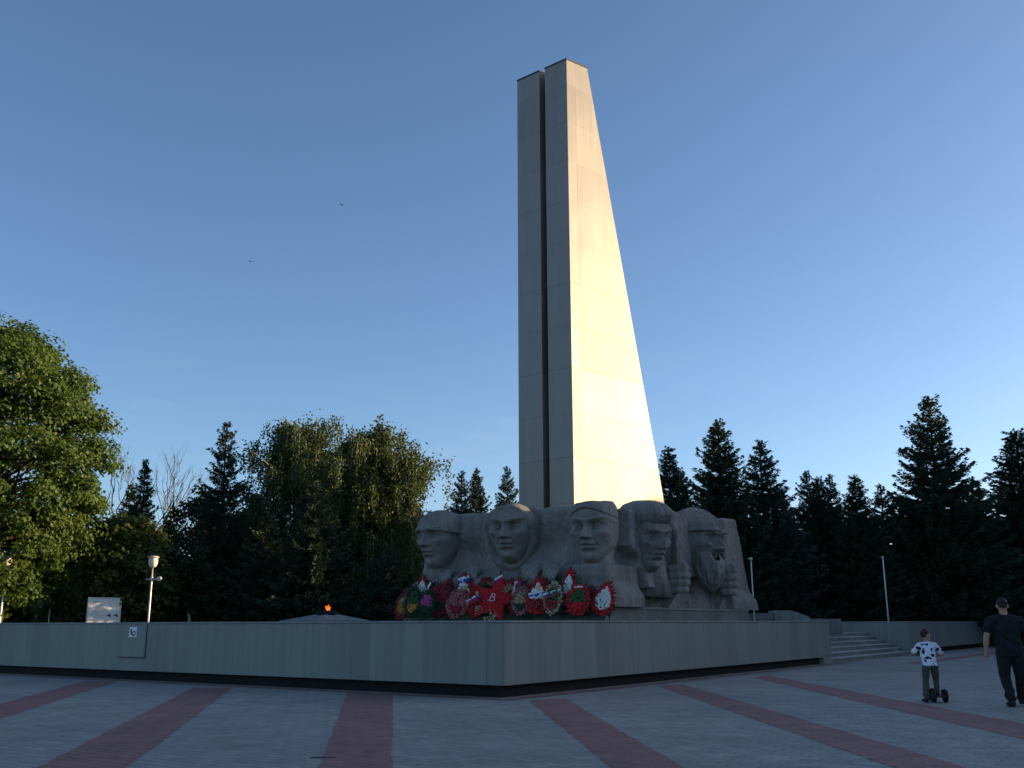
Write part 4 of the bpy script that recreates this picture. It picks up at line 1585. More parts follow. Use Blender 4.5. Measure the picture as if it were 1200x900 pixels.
def make_person(root, h, J, mats, head_yaw=0.0, voxel=.010, hands=True):
    """J: joint positions in the root frame (x right, y forward = walking direction, z up)."""
    k = h / 1.8
    body = MB()
    V3 = Vector
    hip, chest, nk, hd = V3(J['hip']), V3(J['chest']), V3(J['neck']), V3(J['head'])
    # torso
    body.tube([hip - V3((0, 0, .06 * k)), hip, hip.lerp(chest, .45), chest, chest.lerp(nk, .75), nk], [(.13 * k, .09 * k), (.165 * k, .115 * k), (.15 * k, .105 * k), (.175 * k, .11 * k), (.085 * k, .07 * k), (.058 * k, .058 * k)], 20)
    body.tube([nk - V3((0, 0, .05 * k)), hd], [.058 * k, .055 * k], 12)
    # head: skull, jaw, nose, ears
    Rz = Matrix.Rotation(head_yaw, 3, 'Z')
    hs = J.get('hs', 1.0) * k
    body.ball(hd + V3((0, 0, .06 * hs)), (.075 * hs, .095 * hs, .115 * hs), 20, 14, Rz)
    body.ball(hd + Rz @ V3((0, .035 * hs, -.025 * hs)), (.056 * hs, .062 * hs, .06 * hs), 16, 10, Rz)
    body.tube([hd + Rz @ V3((0, .088 * hs, .055 * hs)), hd + Rz @ V3((0, .112 * hs, .012 * hs)), hd + Rz @ V3((0, .085 * hs, .005 * hs))], [.010 * hs, .015 * hs, .010 * hs], 8)
    body.tube([hd + Rz @ V3((-.022 * hs, .088 * hs, -.028 * hs)), hd + Rz @ V3((.022 * hs, .088 * hs, -.028 * hs))], .010 * hs, 8)
    for sx in (-1, 1):
        body.ball(hd + Rz @ V3((sx * .078 * hs, -.005 * hs, .035 * hs)), (.012 * hs, .022 * hs, .033 * hs), 10, 8, Rz)
        body.ball(hd + Rz @ V3((sx * .03 * hs, .085 * hs, .068 * hs)), (.026 * hs, .014 * hs, .010 * hs), 8, 6, Rz)
    trousers, shirt = MB(), MB()
    yk = nk - V3((0, 0, .045 * k))
    for mb_, q in ((body, .036), (shirt, .07)):
        mb_.tube([V3(J['shl']), V3(J['shl']).lerp(yk, .6), yk, V3(J['shr']).lerp(yk, .6), V3(J['shr'])], [q * k, q * 1.1 * k, q * 1.1 * k, q * 1.1 * k, q * k], 12)
    trousers.tube([hip + V3((0, 0, .10 * k)), hip, hip - V3((0, 0, .09 * k))], [(.165 * k, .125 * k), (.185 * k, .135 * k), (.15 * k, .12 * k)], 20)
    shirt.tube([hip - V3((0, 0, .02 * k)), hip + V3((0, 0, .08 * k)), hip.lerp(chest, .5), chest, chest.lerp(nk, .55), chest.lerp(nk, .93)], [(.195 * k, .145 * k), (.19 * k, .14 * k), (.18 * k, .13 * k), (.205 * k, .14 * k), (.165 * k, .11 * k), (.075 * k, .072 * k)], 20)
    for sd in ('l', 'r'):
        hp_, kn, an, toe = (V3(J[a + sd]) for a in ('hp', 'kn', 'an', 'toe'))
        body.tube([hp_, kn, an, an - V3((0, 0, .03 * k))], [.082 * k, .055 * k, .038 * k, .036 * k], 12)
        trousers.tube([hp_ + V3((0, 0, .03 * k)), hp_.lerp(kn, .5), kn, kn.lerp(an, .45), an.lerp(kn, .02)], [.105 * k, .095 * k, .078 * k, .07 * k, .062 * k], 14)
        sh = MB()
        d = (toe - an)
        d.z = 0
        d.normalize()
        s_ = V3((-d.y, d.x, 0))
        heel = an - d * .07 * k
        sh.tube([heel + V3((0, 0, -.035 * k)), an + d * .03 * k + V3((0, 0, -.032 * k)), toe + V3((0, 0, .012 * k)) + d * .0, toe + d * .035 * k], [(.04 * k, .05 * k), (.046 * k, .058 * k), (.05 * k, .036 * k), (.03 * k, .018 * k)], 14)
        sh.ball(an + V3((0, 0, -.01 * k)), (.05 * k, .06 * k, .055 * k), 12, 8)
        sh.remesh('shoe', mats['shoe'], voxel, root, 2)
        sd_, el, wr = (V3(J[a + sd]) for a in ('sh', 'el', 'wr'))
        body.tube([chest.lerp(sd_, .5), sd_, sd_.lerp(el, .5), el, el.lerp(wr, .4), wr], [.06 * k, .058 * k, .05 * k, .041 * k, .042 * k, .027 * k], 12)
        sl_ = J.get('sleeve', .75)
        shirt.tube([chest.lerp(sd_, .3) + V3((0, 0, .03 * k)), sd_, sd_.lerp(el, sl_ * .6), sd_.lerp(el, sl_), sd_.lerp(el, sl_ + .02)], [.08 * k, .078 * k, .072 * k, .068 * k, .05 * k], 14)
        if hands:
            d = (wr - el).normalized()
            side = V3(J.get('palm' + sd, (0, 1, 0)))
            side = (side - d * side.dot(d)).normalized()
            nrm = d.cross(side)
            body.tube([wr, wr + d * .05 * k, wr + d * .09 * k], [(.028 * k, .026 * k), (.036 * k, .026 * k), (.034 * k, .02 * k)], 10)
            inw = nrm * (-1 if sd == 'l' else 1)
            for q in range(4):
                b = wr + d * .085 * k + side * (q - 1.5) * .019 * k
                L_ = (.072, .082, .076, .06)[q] * k
                body.tube([b, b + d * L_ * .5 + inw * .004 * k, b + d * L_ * .85 + inw * .022 * k], [.0095 * k, .009 * k, .007 * k], 8)
            b = wr + d * .03 * k + side * .028 * k
            body.tube([b, b + side * .025 * k + d * .03 * k, b + side * .03 * k + d * .065 * k + inw * .012 * k], [.012 * k, .0115 * k, .009 * k], 8)
    body.remesh('body', mats['skin'], voxel * .8, root, 2)
    for o_, am in ((trousers.remesh('trousers', mats['trousers'], voxel, root, 3), .010), (shirt.remesh('shirt', mats['shirt'], voxel, root, 3), .009)):
        me_ = o_.data
        nv = len(me_.vertices)
        co = np.empty(nv * 3)
        no = np.empty(nv * 3)
        me_.vertices.foreach_get('co', co)
        me_.vertex_normals.foreach_get('vector', no)
        co = co.reshape(-1, 3) / k
        no = no.reshape(-1, 3)
        f_ = np.sin(co[:, 2] * 34 + 5 * np.sin(co[:, 0] * 9 + 1) + 3 * np.sin(co[:, 1] * 11)) + .7 * np.sin(co[:, 2] * 17 - co[:, 0] * 26 + 4 * np.sin(co[:, 1] * 8 + 2))
        f_ *= .5 + .5 * np.sin(co[:, 2] * 6 + co[:, 0] * 5 + 1.3)
        me_.vertices.foreach_set('co', ((co + no * (f_ * am)[:, None]) * k).ravel())
        me_.update()
    hair = MB()
    hair.ball(hd + Rz @ V3((0, -.014 * hs, .093 * hs)), (.079 * hs, .092 * hs, .086 * hs), 20, 14, Rz)
    hair.ball(hd + Rz @ V3((0, -.045 * hs, .05 * hs)), (.066 * hs, .058 * hs, .062 * hs), 16, 10, Rz)
    hair.remesh('hair', mats['hair'], voxel * .8, root, 2)
    return root


# man in black walking away to the right
mp = gnd(1180, 829)
man = empty('person', (9.16, 18.75, 0), R_(-6))
man.scale = (1.17, 1.1, 1.01)
tag(man, 'man in black t-shirt and black trousers walking away at the right edge', 'person')
hm = 1.93
JM = dict(hip=(0, 0, .98), chest=(-.01, .02, 1.40), neck=(-.01, .03, 1.62), head=(-.015, .05, 1.74),
          hpl=(-.10, 0, .95), knl=(-.08, .10, .52), anl=(-.05, .0, .10), toel=(-.04, .17, .03),
          hpr=(.10, 0, .95), knr=(.16, .12, .53), anr=(.20, .30, .12), toer=(.27, .46, .06),
          shl=(-.24, .02, 1.52), ell=(-.33, .0, 1.22), wrl=(-.33, .07, .96),
          shr=(.22, .03, 1.52), elr=(.33, -.03, 1.23), wrr=(.46, .05, 1.02), sleeve=.72)
make_person(man, hm, JM, dict(skin=M['skin'], trousers=M['blacktr'], shirt=M['black'], shoe=M['shoe'], hair=M['hair']), head_yaw=R_(-10), voxel=.012)

# boy on a scooter
boy = empty('person', (8.12, 19.85, 0), R_(-4))
tag(boy, 'boy in a white spotted t-shirt and olive trousers riding a small scooter', 'person')
JB = dict(hip=(.0, .0, .70), chest=(-.01, .06, .98), neck=(0, .08, 1.13), head=(.0, .10, 1.215), hs=1.28,
          hpl=(-.075, 0, .67), knl=(-.11, .03, .38), anl=(-.155, -.06, .07), toel=(-.17, .08, .03),
          hpr=(.075, 0, .67), knr=(.11, .08, .42), anr=(.10, .04, .20), toer=(.11, .19, .16),
          shl=(-.155, .07, 1.07), ell=(-.285, .12, .90), wrl=(-.20, .30, .88),
          shr=(.155, .07, 1.07), elr=(.285, .10, .89), wrr=(.21, .29, .87), sleeve=.85,
          palml=(1, 0, .2), palmr=(-1, 0, .2))
make_person(boy, 1.34, JB, dict(skin=M['skin'], trousers=M['olive_cloth'], shirt=M['spotted'], shoe=M['shoe'], hair=M['hair']), head_yaw=R_(-62), voxel=.010)

# the scooter
scoot = empty('kick_scooter', (8.12, 19.85, 0), R_(-4))
tag(scoot, 'small dark scooter with two wide wheels under the boy', 'scooter')


def wheel(x, y, r, wd, par):
    mb = MB()
    prof = [(r * .72, -wd / 2), (r * .95, -wd / 2), (r, -wd * .25), (r, wd * .25), (r * .95, wd / 2), (r * .72, wd / 2)]
    n = 28
    V = []
    F = []
    for pr, px in prof:
        for k in range(n):
            a = 2 * math.pi * k / n
            V.append((x + px, y + pr * math.cos(a), r + pr * math.sin(a)))
    mlen = len(prof)
    for i in range(mlen):
        for k in range(n):
            F.append((i * n + k, i * n + (k + 1) % n, ((i + 1) % mlen) * n + (k + 1) % n, ((i + 1) % mlen) * n + k))
    mb.add(V, F)
    wh = mb.build('wheel', M['rubber'], par, True)
    mb = MB()
    mb.tube([(x - wd * .3, y, r), (x + wd * .3, y, r)], r * .72, 20)
    mb.build('rim', M['plastic'], wh)


wheel(.005, .02, .135, .062, scoot)
wheel(.245, .06, .125, .055, scoot)
wheel(.125, .62, .09, .04, scoot)
mb = MB()
mb.box((.05, -.10, .105), (.20, .52, .14))
mb.build('deck', M['plastic'], scoot, bevel=.015)
mb = MB()
mb.tube([(.04, .03, .14), (.21, .055, .125)], .022, 10)
mb.build('axle', M['plastic'], scoot)
mb = MB()
mb.tube([(.125, .62, .09), (.125, .58, .18), (.07, .46, .55), (.01, .38, .88)], .018, 10)
mb.build('stem', M['red_plastic'], scoot, True)
mb = MB()
mb.tube([(-.22, .37, .88), (.23, .37, .87)], .015, 10)
mb.build('handlebar', M['plastic'], scoot, True)
mb = MB()
mb.box((.19, .085, .15), (.225, .13, .24))
mb.build('fender', M['red_plastic'], scoot, bevel=.008)

# child in green, seen over the wall
gp = at(221.5, 717, 47.0)
hg = gp.z - FZ
ch = empty('person', (gp.x, 47.0, FZ), R_(100))
tag(ch, 'dark haired child in a green shirt half hidden behind the podium wall', 'person')
k = hg / 1.8
JC = dict(hip=(0, 0, .93), chest=(0, 0, 1.30), neck=(0, 0, 1.48), head=(0, .03, 1.58),
          hpl=(-.09, 0, .90), knl=(-.10, .05, .50), anl=(-.10, -.02, .09), toel=(-.11, .13, .03),
          hpr=(.09, 0, .90), knr=(.10, .08, .50), anr=(.10, .15, .09), toer=(.11, .30, .03),
          shl=(-.2, 0, 1.42), ell=(-.26, -.02, 1.15), wrl=(-.25, .06, .92),
          shr=(.2, 0, 1.42), elr=(.26, -.02, 1.15), wrr=(.25, .06, .92), hs=1.2)
JC = {a: (tuple(c * k for c in b) if isinstance(b, tuple) else b) for a, b in JC.items()}
make_person(ch, hg, JC, dict(skin=M['skin'], trousers=M['blacktr'], shirt=M['green_cloth'], shoe=M['shoe'], hair=M['hair']), voxel=.012, hands=True)

# ------------------------------------------------------------------ birds
for (u, v, D_, lab) in ((401, 240, 60, 'tiny dark bird high in the sky, the nearer one to the obelisk'), (294, 306, 70, 'tiny dark bird lower in the sky above the bare trees')):
    p = at(u, v, D_)
    b = empty('bird', p, R_(40))
    tag(b, lab, 'bird')
    mb = MB()
    mb.tube([(0, -.11, 0), (0, -.05, .01), (0, .05, .01), (0, .12, 0)], [.008, .035, .03, .008], 8)
    mb.build('body', M['ink'], b, True)
    for sx in (-1, 1):
        mb = MB()
        mb.add([(0, -.03, .01), (sx * .11, -.02, .09), (sx * .22, -.06, .06), (sx * .10, .05, .09), (0, .05, .015), (0, -.03, .0), (sx * .11, -.02, .08), (sx * .22, -.06, .055), (sx * .10, .05, .08), (0, .05, .005)],
               [(0, 1, 3, 4), (1, 2, 3), (9, 8, 6, 5), (8, 7, 6), (0, 5, 6, 1), (1, 6, 7, 2), (2, 7, 8, 3), (3, 8, 9, 4)])
        mb.build('wing', M['ink'], b)


# ------------------------------------------------------------------ trees
def unit(a):
    return a / np.maximum(np.linalg.norm(a, axis=-1, keepdims=True), 1e-9)


def rand_dirs(n, r):
    return unit(r.normal(size=(n, 3)))


def leaf_quads(c, length, width, a=None, r=None):
    """rhombic leaves at centres c; a = long axis (unit) or None for random"""
    n = len(c)
    a = rand_dirs(n, r) if a is None else a
    b = unit(np.cross(a, rand_dirs(n, r)))
    L = (length * r.uniform(.7, 1.3, n))[:, None] * .5
    W = (width * r.uniform(.7, 1.3, n))[:, None] * .5
    V = np.stack([c - a * L, c + b * W - a * L * .1, c + a * L, c - b * W - a * L * .1], 1).reshape(-1, 3)
    F = np.arange(4 * n).reshape(n, 4)
    return V, F


def merge(parts):
    Vs, Fs, b = [], [], 0
    for V, F in parts:
        Vs.append(V)
        Fs.append(F + b)
        b += len(V)
    return np.concatenate(Vs), np.concatenate(Fs)


def np_tube(pts, rad, n=6):
    pts = np.asarray(pts, float)
    m = len(pts)
    d = np.gradient(pts, axis=0)
    d = unit(d)
    ref = np.where(np.abs(d[:, 2:3]) > .9, np.array([[1., 0, 0]]), np.array([[0, 0, 1.]]))
    a = unit(np.cross(d, ref))
    b = np.cross(d, a)
    t = np.arange(n) * 2 * math.pi / n
    V = pts[:, None] + (a[:, None] * np.cos(t)[None, :, None] + b[:, None] * np.sin(t)[None, :, None]) * np.asarray(rad, float)[:, None, None]
    idx = np.arange(m * n).reshape(m, n)
    nx_ = np.roll(idx, -1, 1)
    F = np.stack([idx[:-1], nx_[:-1], nx_[1:], idx[1:]], -1).reshape(-1, 4)
    return V.reshape(-1, 3), F


def wobble(p0, p1, r, k=5, amp=.08):
    t = np.linspace(0, 1, k)[:, None]
    L = np.linalg.norm(p1 - p0)
    off = r.normal(size=(k, 3)) * amp * L * np.sin(t * math.pi)
    return p0 + (p1 - p0) * t + off


def broadleaf(seed, H, Rw, zlow, nclump, per, leaf, shape=1.0, clump_r=.9, wide=.55):
    """trunk+limbs and crown data. crown: uneven clumps of leaves on and inside an egg"""
    r = np.random.default_rng(seed)
    wood, leaves = [], []
    top = H * .8
    tr = wobble(np.array([0, 0, 0.]), np.array([.2, .1, top]), r, 8, .02)
    r0 = H * .022
    wood.append(np_tube(tr, np.linspace(r0, r0 * .25, 8), 10))
    cz = (zlow + H) / 2
    hz = (H - zlow) / 2
    # lumpy radius
    dirs = rand_dirs(14, r)
    amp = r.uniform(-.20, .20, 14)
    c = rand_dirs(nclump, r)
    rad = np.ones(nclump)
    for dd, am in zip(dirs, amp):
        rad += am * np.exp(-(1 - c @ dd) * 6)
    depth = r.uniform(0, 1, nclump) ** .40
    depth = .45 + .55 * depth
    zz = c[:, 2]
    prof = np.where(zz > 0, 1 - .12 * shape * zz, 1 - .10 * zz)
    P = np.stack([c[:, 0] * Rw * rad * depth * prof, c[:, 1] * Rw * rad * depth * prof, cz + zz * hz * (.9 + .1 * rad) * np.sqrt(depth)], -1)
    for i in range(nclump):
        q = P[i]
        if i % 3 == 0:
            k = r.integers(2, 7)
            s0 = tr[min(k, 7)].copy()
            if s0[2] > q[2]: s0 = tr[max(1, k - 2)].copy()
            wood.append(np_tube(wobble(s0, q, r, 6, .06), np.linspace(r0 * .30, r0 * .04, 6), 6))
        n = int(per * r.uniform(.6, 1.3))
        cr = clump_r * r.uniform(.55, 1.2)
        g = rand_dirs(n, r) * (r.uniform(.25, 1, n) ** .6)[:, None] * np.array([1, 1, wide]) * cr
        # a few sprigs stick out of each clump
        g *= np.where(r.random(n) < .06, 1.25, 1.0)[:, None]
        g[:, 2] += .12 * cr - .35 * (g[:, 0] ** 2 + g[:, 1] ** 2) / cr
        lp = q + g
        out = unit(q - np.array([0, 0, cz]))
        nrm = unit(out * .35 + unit(g) * .5 + np.array([0, 0, .35]) + r.normal(size=(n, 3)) * .45)
        a = unit(np.cross(nrm, r.normal(size=(n, 3))))
        b = np.cross(nrm, a)
        L = (leaf * r.uniform(.7, 1.35, n))[:, None] * .5
        V = np.stack([lp - a * L, lp + b * L * .8, lp + a * L * 1.05, lp - b * L * .8], 1).reshape(-1, 3)
        leaves.append((V, np.arange(4 * n).reshape(n, 4)))
    return merge(wood), merge(leaves)


def birch(seed, H, Rw, zlow, nbr, leaf):
    """weeping birch: arching limbs, hanging strands of small leaves"""
    r = np.random.default_rng(seed)
    wood, leaves = [], []
    tr = wobble(np.array([0, 0, 0.]), np.array([.3, 0, H * .93]), r, 9, .015)
    r0 = H * .014
    wood.append(np_tube(tr, np.linspace(r0, r0 * .15, 9), 10))
    lob = r.uniform(0, 6.283, 7)
    lot = r.uniform(.25, 1.0, 7)
    loa = r.uniform(-.45, .45, 7)
    for i in range(nbr):
        t = r.uniform(.12, 1.0)
        k = t * 8
        k0 = min(int(k), 7)
        s0 = tr[k0] + (tr[k0 + 1] - tr[k0]) * (k - k0)
        az = r.uniform(0, 6.283)
        fac = 1.0
        for lb, lt_, la in zip(lob, lot, loa):
            fac += la * math.exp(-(1 - math.cos(az - lb)) * 3 - ((t - lt_) / .18) ** 2)
        rr = Rw * fac * r.uniform(.35, 1.1) * (1 - max(0, (t - .55) / .55) ** 2.0) * (.7 + .3 * min(1, t / .4))
        rise = (.3 + .8 * rr) * r.uniform(.2, 1.15) * (1.2 - t * .6)
        tip = s0 + np.array([math.cos(az) * rr, math.sin(az) * rr, rise])
        mid = s0 + (tip - s0) * .5 + np.array([0, 0, .35 * rr * .5])
        tt = np.linspace(0, 1, 8)[:, None]
        br = (1 - tt) ** 2 * s0 + 2 * tt * (1 - tt) * mid + tt ** 2 * tip
        wood.append(np_tube(br, np.linspace(r0 * .25, r0 * .04, 8), 5))
        for s in range(r.integers(4, 8)):
            f = r.uniform(.35, 1.0)
            b0 = s0 * (1 - f) ** 2 + 2 * f * (1 - f) * mid + f * f * tip
            b0 = b0 + r.normal(size=3) * .25
            hang = r.uniform(.5, 2.0) * (1.0 if r.random() < .7 else 1.7)
            hang = min(hang, max(.4, b0[2] - zlow))
            drift = np.array([math.cos(az), math.sin(az), 0]) * r.uniform(-.1, .35)
            n = int(hang * 44) + 10
            u = r.uniform(0, 1, n)[:, None]
            lp = b0 + drift * u + np.array([0, 0, -1.]) * hang * u + r.normal(size=(n, 3)) * np.array([.16, .16, .10])
            leaves.append(leaf_quads(lp, leaf * 1.2, leaf * .85, unit(np.array([0, 0, -1.]) + r.normal(size=(n, 3)) * .6), r))
            wood.append(np_tube(np.array([b0, b0 + drift * .5 - np.array([0, 0, hang * .5]), b0 + drift - np.array([0, 0, hang])]), [.012, .008, .004], 3))
        # some leaves along the limb itself
        n = 40
        u = r.uniform(.3, 1, n)[:, None]
        lp = (1 - u) ** 2 * s0 + 2 * u * (1 - u) * mid + u ** 2 * tip + r.normal(size=(n, 3)) * .25
        leaves.append(leaf_quads(lp, leaf * 1.2, leaf, None, r))
    return merge(wood), merge(leaves)


def spruce(seed, H, Rw, zlow=.4, whorl=.42, dens=1.0, droop=.25, upturn=.25, tips=1, leaf=1.0, gap=.0):
    """conifer: whorls of boughs carrying side twigs with needle tufts"""
    r = np.random.default_rng(seed)
    wood, leaves = [], []
    lean = r.normal(size=2) * .01 * H
    tr = np.array([[lean[0] * t, lean[1] * t, H * t] for t in np.linspace(0, 1, 8)])
    r0 = H * .016
    wood.append(np_tube(tr, np.linspace(r0, .015, 8), 8))
    tops = [(0.0, 0.0, H)]
    z = zlow
    cs, ls, ax = [], [], []
    while z < H - .25:
        t = (z - zlow) / (H - zlow)
        rad = Rw * (1 - t) ** .9 * (1 - .25 * max(0, .18 - t) / .18) + .10
        nb = max(5, int((6.5 + 6 * (1 - t)) * dens))
        a0 = r.uniform(0, 6.283)
        for b in range(nb):
            if r.random() < gap: continue
            az = a0 + 6.283 * (b + r.uniform(-.35, .35)) / nb
            L = rad * r.uniform(.5, 1.12)
            if r.random() < .08: L *= 1.2
            dh = np.array([math.cos(az), math.sin(az), 0])
            sd = np.array([-dh[1], dh[0], 0])
            zz = z + r.uniform(-.9, .9) * whorl
            p0 = np.array([lean[0] * zz / H, lean[1] * zz / H, zz])
            k = 7
            u = np.linspace(0, 1, k)
            drp = droop * (1 - t) * 1.0 - .35 * t
            zc = -drp * L * u + upturn * L * u ** 2.4
            bp = p0 + dh * (L * u)[:, None] + np.array([0, 0, 1.]) * zc[:, None]
            wood.append(np_tube(bp[::2], np.linspace(.02 + .012 * L, .006, 4), 4))
            # twigs along both sides of the bough, like a flat spray that hangs a little
            m = max(7, int(L * 28 * dens))
            f = r.uniform(.10, 1.0, m) ** .8
            side = np.where(r.random(m) < .5, -1., 1.)
            tl = (.16 + .34 * L * .45 * (1.08 - f)) * r.uniform(.6, 1.2, m)
            base = p0 + dh * (L * f)[:, None] + np.array([0, 0, 1.]) * (-drp * L * f + upturn * L * f ** 2.4)[:, None]
            dirv = unit(dh * .75 + sd * (side * r.uniform(.3, 1.0, m))[:, None] + np.array([0, 0, -1.]) * r.uniform(-.25, .45, m)[:, None])
            for q in (.35, .8):
                cs.append(base + dirv * (tl * q)[:, None] + r.normal(size=(m, 3)) * .02)
                ls.append(np.maximum(.13, tl * .62) * (1 - .3 * t))
                ax.append(unit(dirv + r.normal(size=(m, 3)) * .22))
            # tip tuft
            cs.append(bp[-1][None] + r.normal(size=(3, 3)) * .03)
            ls.append(np.full(3, .26) * (1 - .45 * t))
            ax.append(unit(dh + r.normal(size=(3, 3)) * .3 + np.array([0, 0, .3])))
        z += whorl * r.uniform(.7, 1.2) * (.55 + .35 * (1 - t))
    # leader
    n = 26
    cs.append(np.stack([lean[0] + r.normal(size=n) * .05, lean[1] + r.normal(size=n) * .05, H - r.uniform(0, .9, n)], -1))
    ls.append(np.full(n, .22))
    ax.append(unit(rand_dirs(n, r) * .6 + np.array([0, 0, .9])))
    c = np.concatenate(cs)
    L = np.concatenate(ls) * leaf
    a = np.concatenate(ax)
    n = len(c)
    for rep in range(2):
        b = unit(np.cross(a, rand_dirs(n, r)))
        W = np.minimum(.085, L * .30)[:, None] * leaf
        l_ = L[:, None] * .5
        V = np.stack([c - a * l_, c + b * W * .9, c + a * l_ * 1.1, c - b * W * .9], 1).reshape(-1, 3)
        leaves.append((V, np.arange(4 * n).reshape(n, 4)))
    return merge(wood), merge(leaves)


def bare(seed, H, spread):
    r = np.random.default_rng(seed)
    wood = []

    def grow(p, d, L, rad, lev):
        q = p + d * L
        pts = wobble(p, q, r, 5, .05)
        wood.append(np_tube(pts, np.linspace(rad, rad * .6, 5), 5 if lev < 2 else 3))
        if lev >= 5: return
        for _ in range(r.integers(2, 4) if lev else 4):
            nd = unit((d + r.normal(size=3) * spread + np.array([0, 0, .25]))[None])[0]
            f = r.uniform(.55, 1.0)
            grow(p + (q - p) * f, nd, L * r.uniform(.55, .82), rad * .58, lev + 1)

    grow(np.array([0, 0, 0.]), np.array([0.03, 0, 1.]), H * .36, H * .014, 0)
    return merge(wood)


def tree(name, label, x, y, wood, crown, wmat, lmat, cat='tree', group=None, rot=0.0, z=FZ):
    root = empty(name, (x, y, z), rot)
    tag(root, label, cat, group)
    link('trunk', np_mesh('trunk', *wood), M[wmat], root)
    if crown is not None:
        link('crown', np_mesh('crown', *crown), M[lmat], root)
    return root


GW = 'trees behind the podium on the left'
# big linden at the left edge
DT = 44.0
p = at(-8, 380, DT)
w_, c_ = broadleaf(11, p.z - FZ, 5.9, .6, 560, 235, .165, clump_r=1.05)
tree('linden_tree', 'huge sunlit round crowned green tree filling the left edge', p.x, DT, w_, c_, 'bark', 'linden', group=GW)
p = at(150, 603, 49)
w_, c_ = broadleaf(12, p.z - FZ, 2.3, .2, 130, 120, .19, clump_r=.8)
tree('bushy_tree', 'low olive green bushy tree between the huge tree and the lamp', p.x, 49, w_, c_, 'bark', 'olive', group=GW)
p = at(60, 640, 54)
w_, c_ = broadleaf(13, p.z - FZ, 2.6, .1, 90, 110, .24, clump_r=.9)
tree('bushy_tree', 'dim bushy tree in the shade directly behind the white board', at(105, 640, 54).x, 54, w_, c_, 'bark', 'olive', group=GW)
for i, (u, v, D_, sd, lab) in enumerate(((150, 512, 66, 21, 'leafless twiggy tree showing over the right side of the huge tree'), (207, 533, 70, 22, 'leafless tree with spreading grey twigs beside the twin dark conifer'), (246, 548, 72, 23, 'small leafless tree half hidden left of the tall sunlit conifer'))):
    p = at(u, v, D_)
    tree('bare_tree', lab, p.x, D_, bare(sd, (p.z - FZ) * 1.0, .42), None, 'dead_bark', None, group='bare trees')
for (u, v, D_, R0, sd, lab) in ((172, 537, 60, 1.5, 31, 'narrow dark conifer with a pointed tip, in front of the bare trees'), (152, 566, 61, 1.5, 32, 'shorter narrow dark conifer right beside the huge tree')):
    p = at(u, v, D_)
    w_, c_ = spruce(sd, p.z - FZ, R0, .2, .32, 1.15, -.35, .3)
    tree('conifer', lab, p.x, D_, w_, c_, 'bark', 'thuja', group=GW)
p = at(235, 572, 58)
w_, c_ = broadleaf(14, p.z - FZ, 1.9, .8, 90, 90, .2, clump_r=.8)
tree('bushy_tree', 'brownish leaved tree beside the tall sunlit conifer', p.x, 58, w_, c_, 'bark', 'brown', group=GW)
for (u, v, D_, Rw, sd, lab) in ((198, 612, 52, 2.6, 33, 'drooping dark evergreen right behind the second lamp'), (232, 640, 51, 2.4, 34, 'low dark evergreen above the child in green')):
    p = at(u, v, D_)
    w_, c_ = spruce(sd, p.z - FZ, Rw, .2, .36, 1.1, .35, .2)
    tree('conifer', lab, p.x, D_, w_, c_, 'bark', 'thuja', group=GW)
p = at(268, 496, 55)
w_, c_ = spruce(35, p.z - FZ, 2.7, .3, .36, 1.1, .25, .25)
tree('spruce_tree', 'tall dark conifer with a sunlit right flank, left of the birches', p.x, 55, w_, c_, 'bark', 'spruce', group=GW)
p = at(345, 490, 60)
w_, c_ = birch(41, p.z - FZ, 4.2, .5, 162, .135)
tree('birch_tree', 'tall birch with a dense crown next to the dark conifer', p.x, 60, w_, c_, 'birch_bark', 'birch', group=GW)
p = at(434, 496, 56)
w_, c_ = birch(42, p.z - FZ, 3.6, .5, 155, .135)
tree('weeping_birch', 'weeping birch with long hanging strands, nearest the helmeted head', p.x, 56, w_, c_, 'birch_bark', 'birch', group=GW)
p = at(398, 520, 62)
w_, c_ = birch(43, p.z - FZ, 3.0, .5, 108, .135)
tree('birch_tree', 'slimmer birch standing between the two large birches', p.x, 62, w_, c_, 'birch_bark', 'birch', group=GW)
p = at(478, 592, 58)
w_, c_ = broadleaf(15, p.z - FZ, 1.7, .3, 110, 110, .16, clump_r=.7)
tree('bushy_tree', 'small sunlit bushy tree at the left shoulder of the helmeted head', p.x, 58, w_, c_, 'bark', 'birch', group=GW)
for (u, v, D_, Rw, sd, lab) in ((372, 562, 50, 3.0, 36, 'broad dark spruce in front of the birches, behind the flame'), (312, 600, 52, 2.5, 37, 'dark low spruce between the tall conifer and the flame'), (455, 640, 51, 2.3, 38, 'dark low spruce just left of the wreaths')):
    p = at(u, v, D_)
    w_, c_ = spruce(sd, p.z - FZ, Rw, .2, .38, 1.15, .3, .25)
    tree('spruce_tree', lab, p.x, D_, w_, c_, 'bark', 'spruce', group=GW)

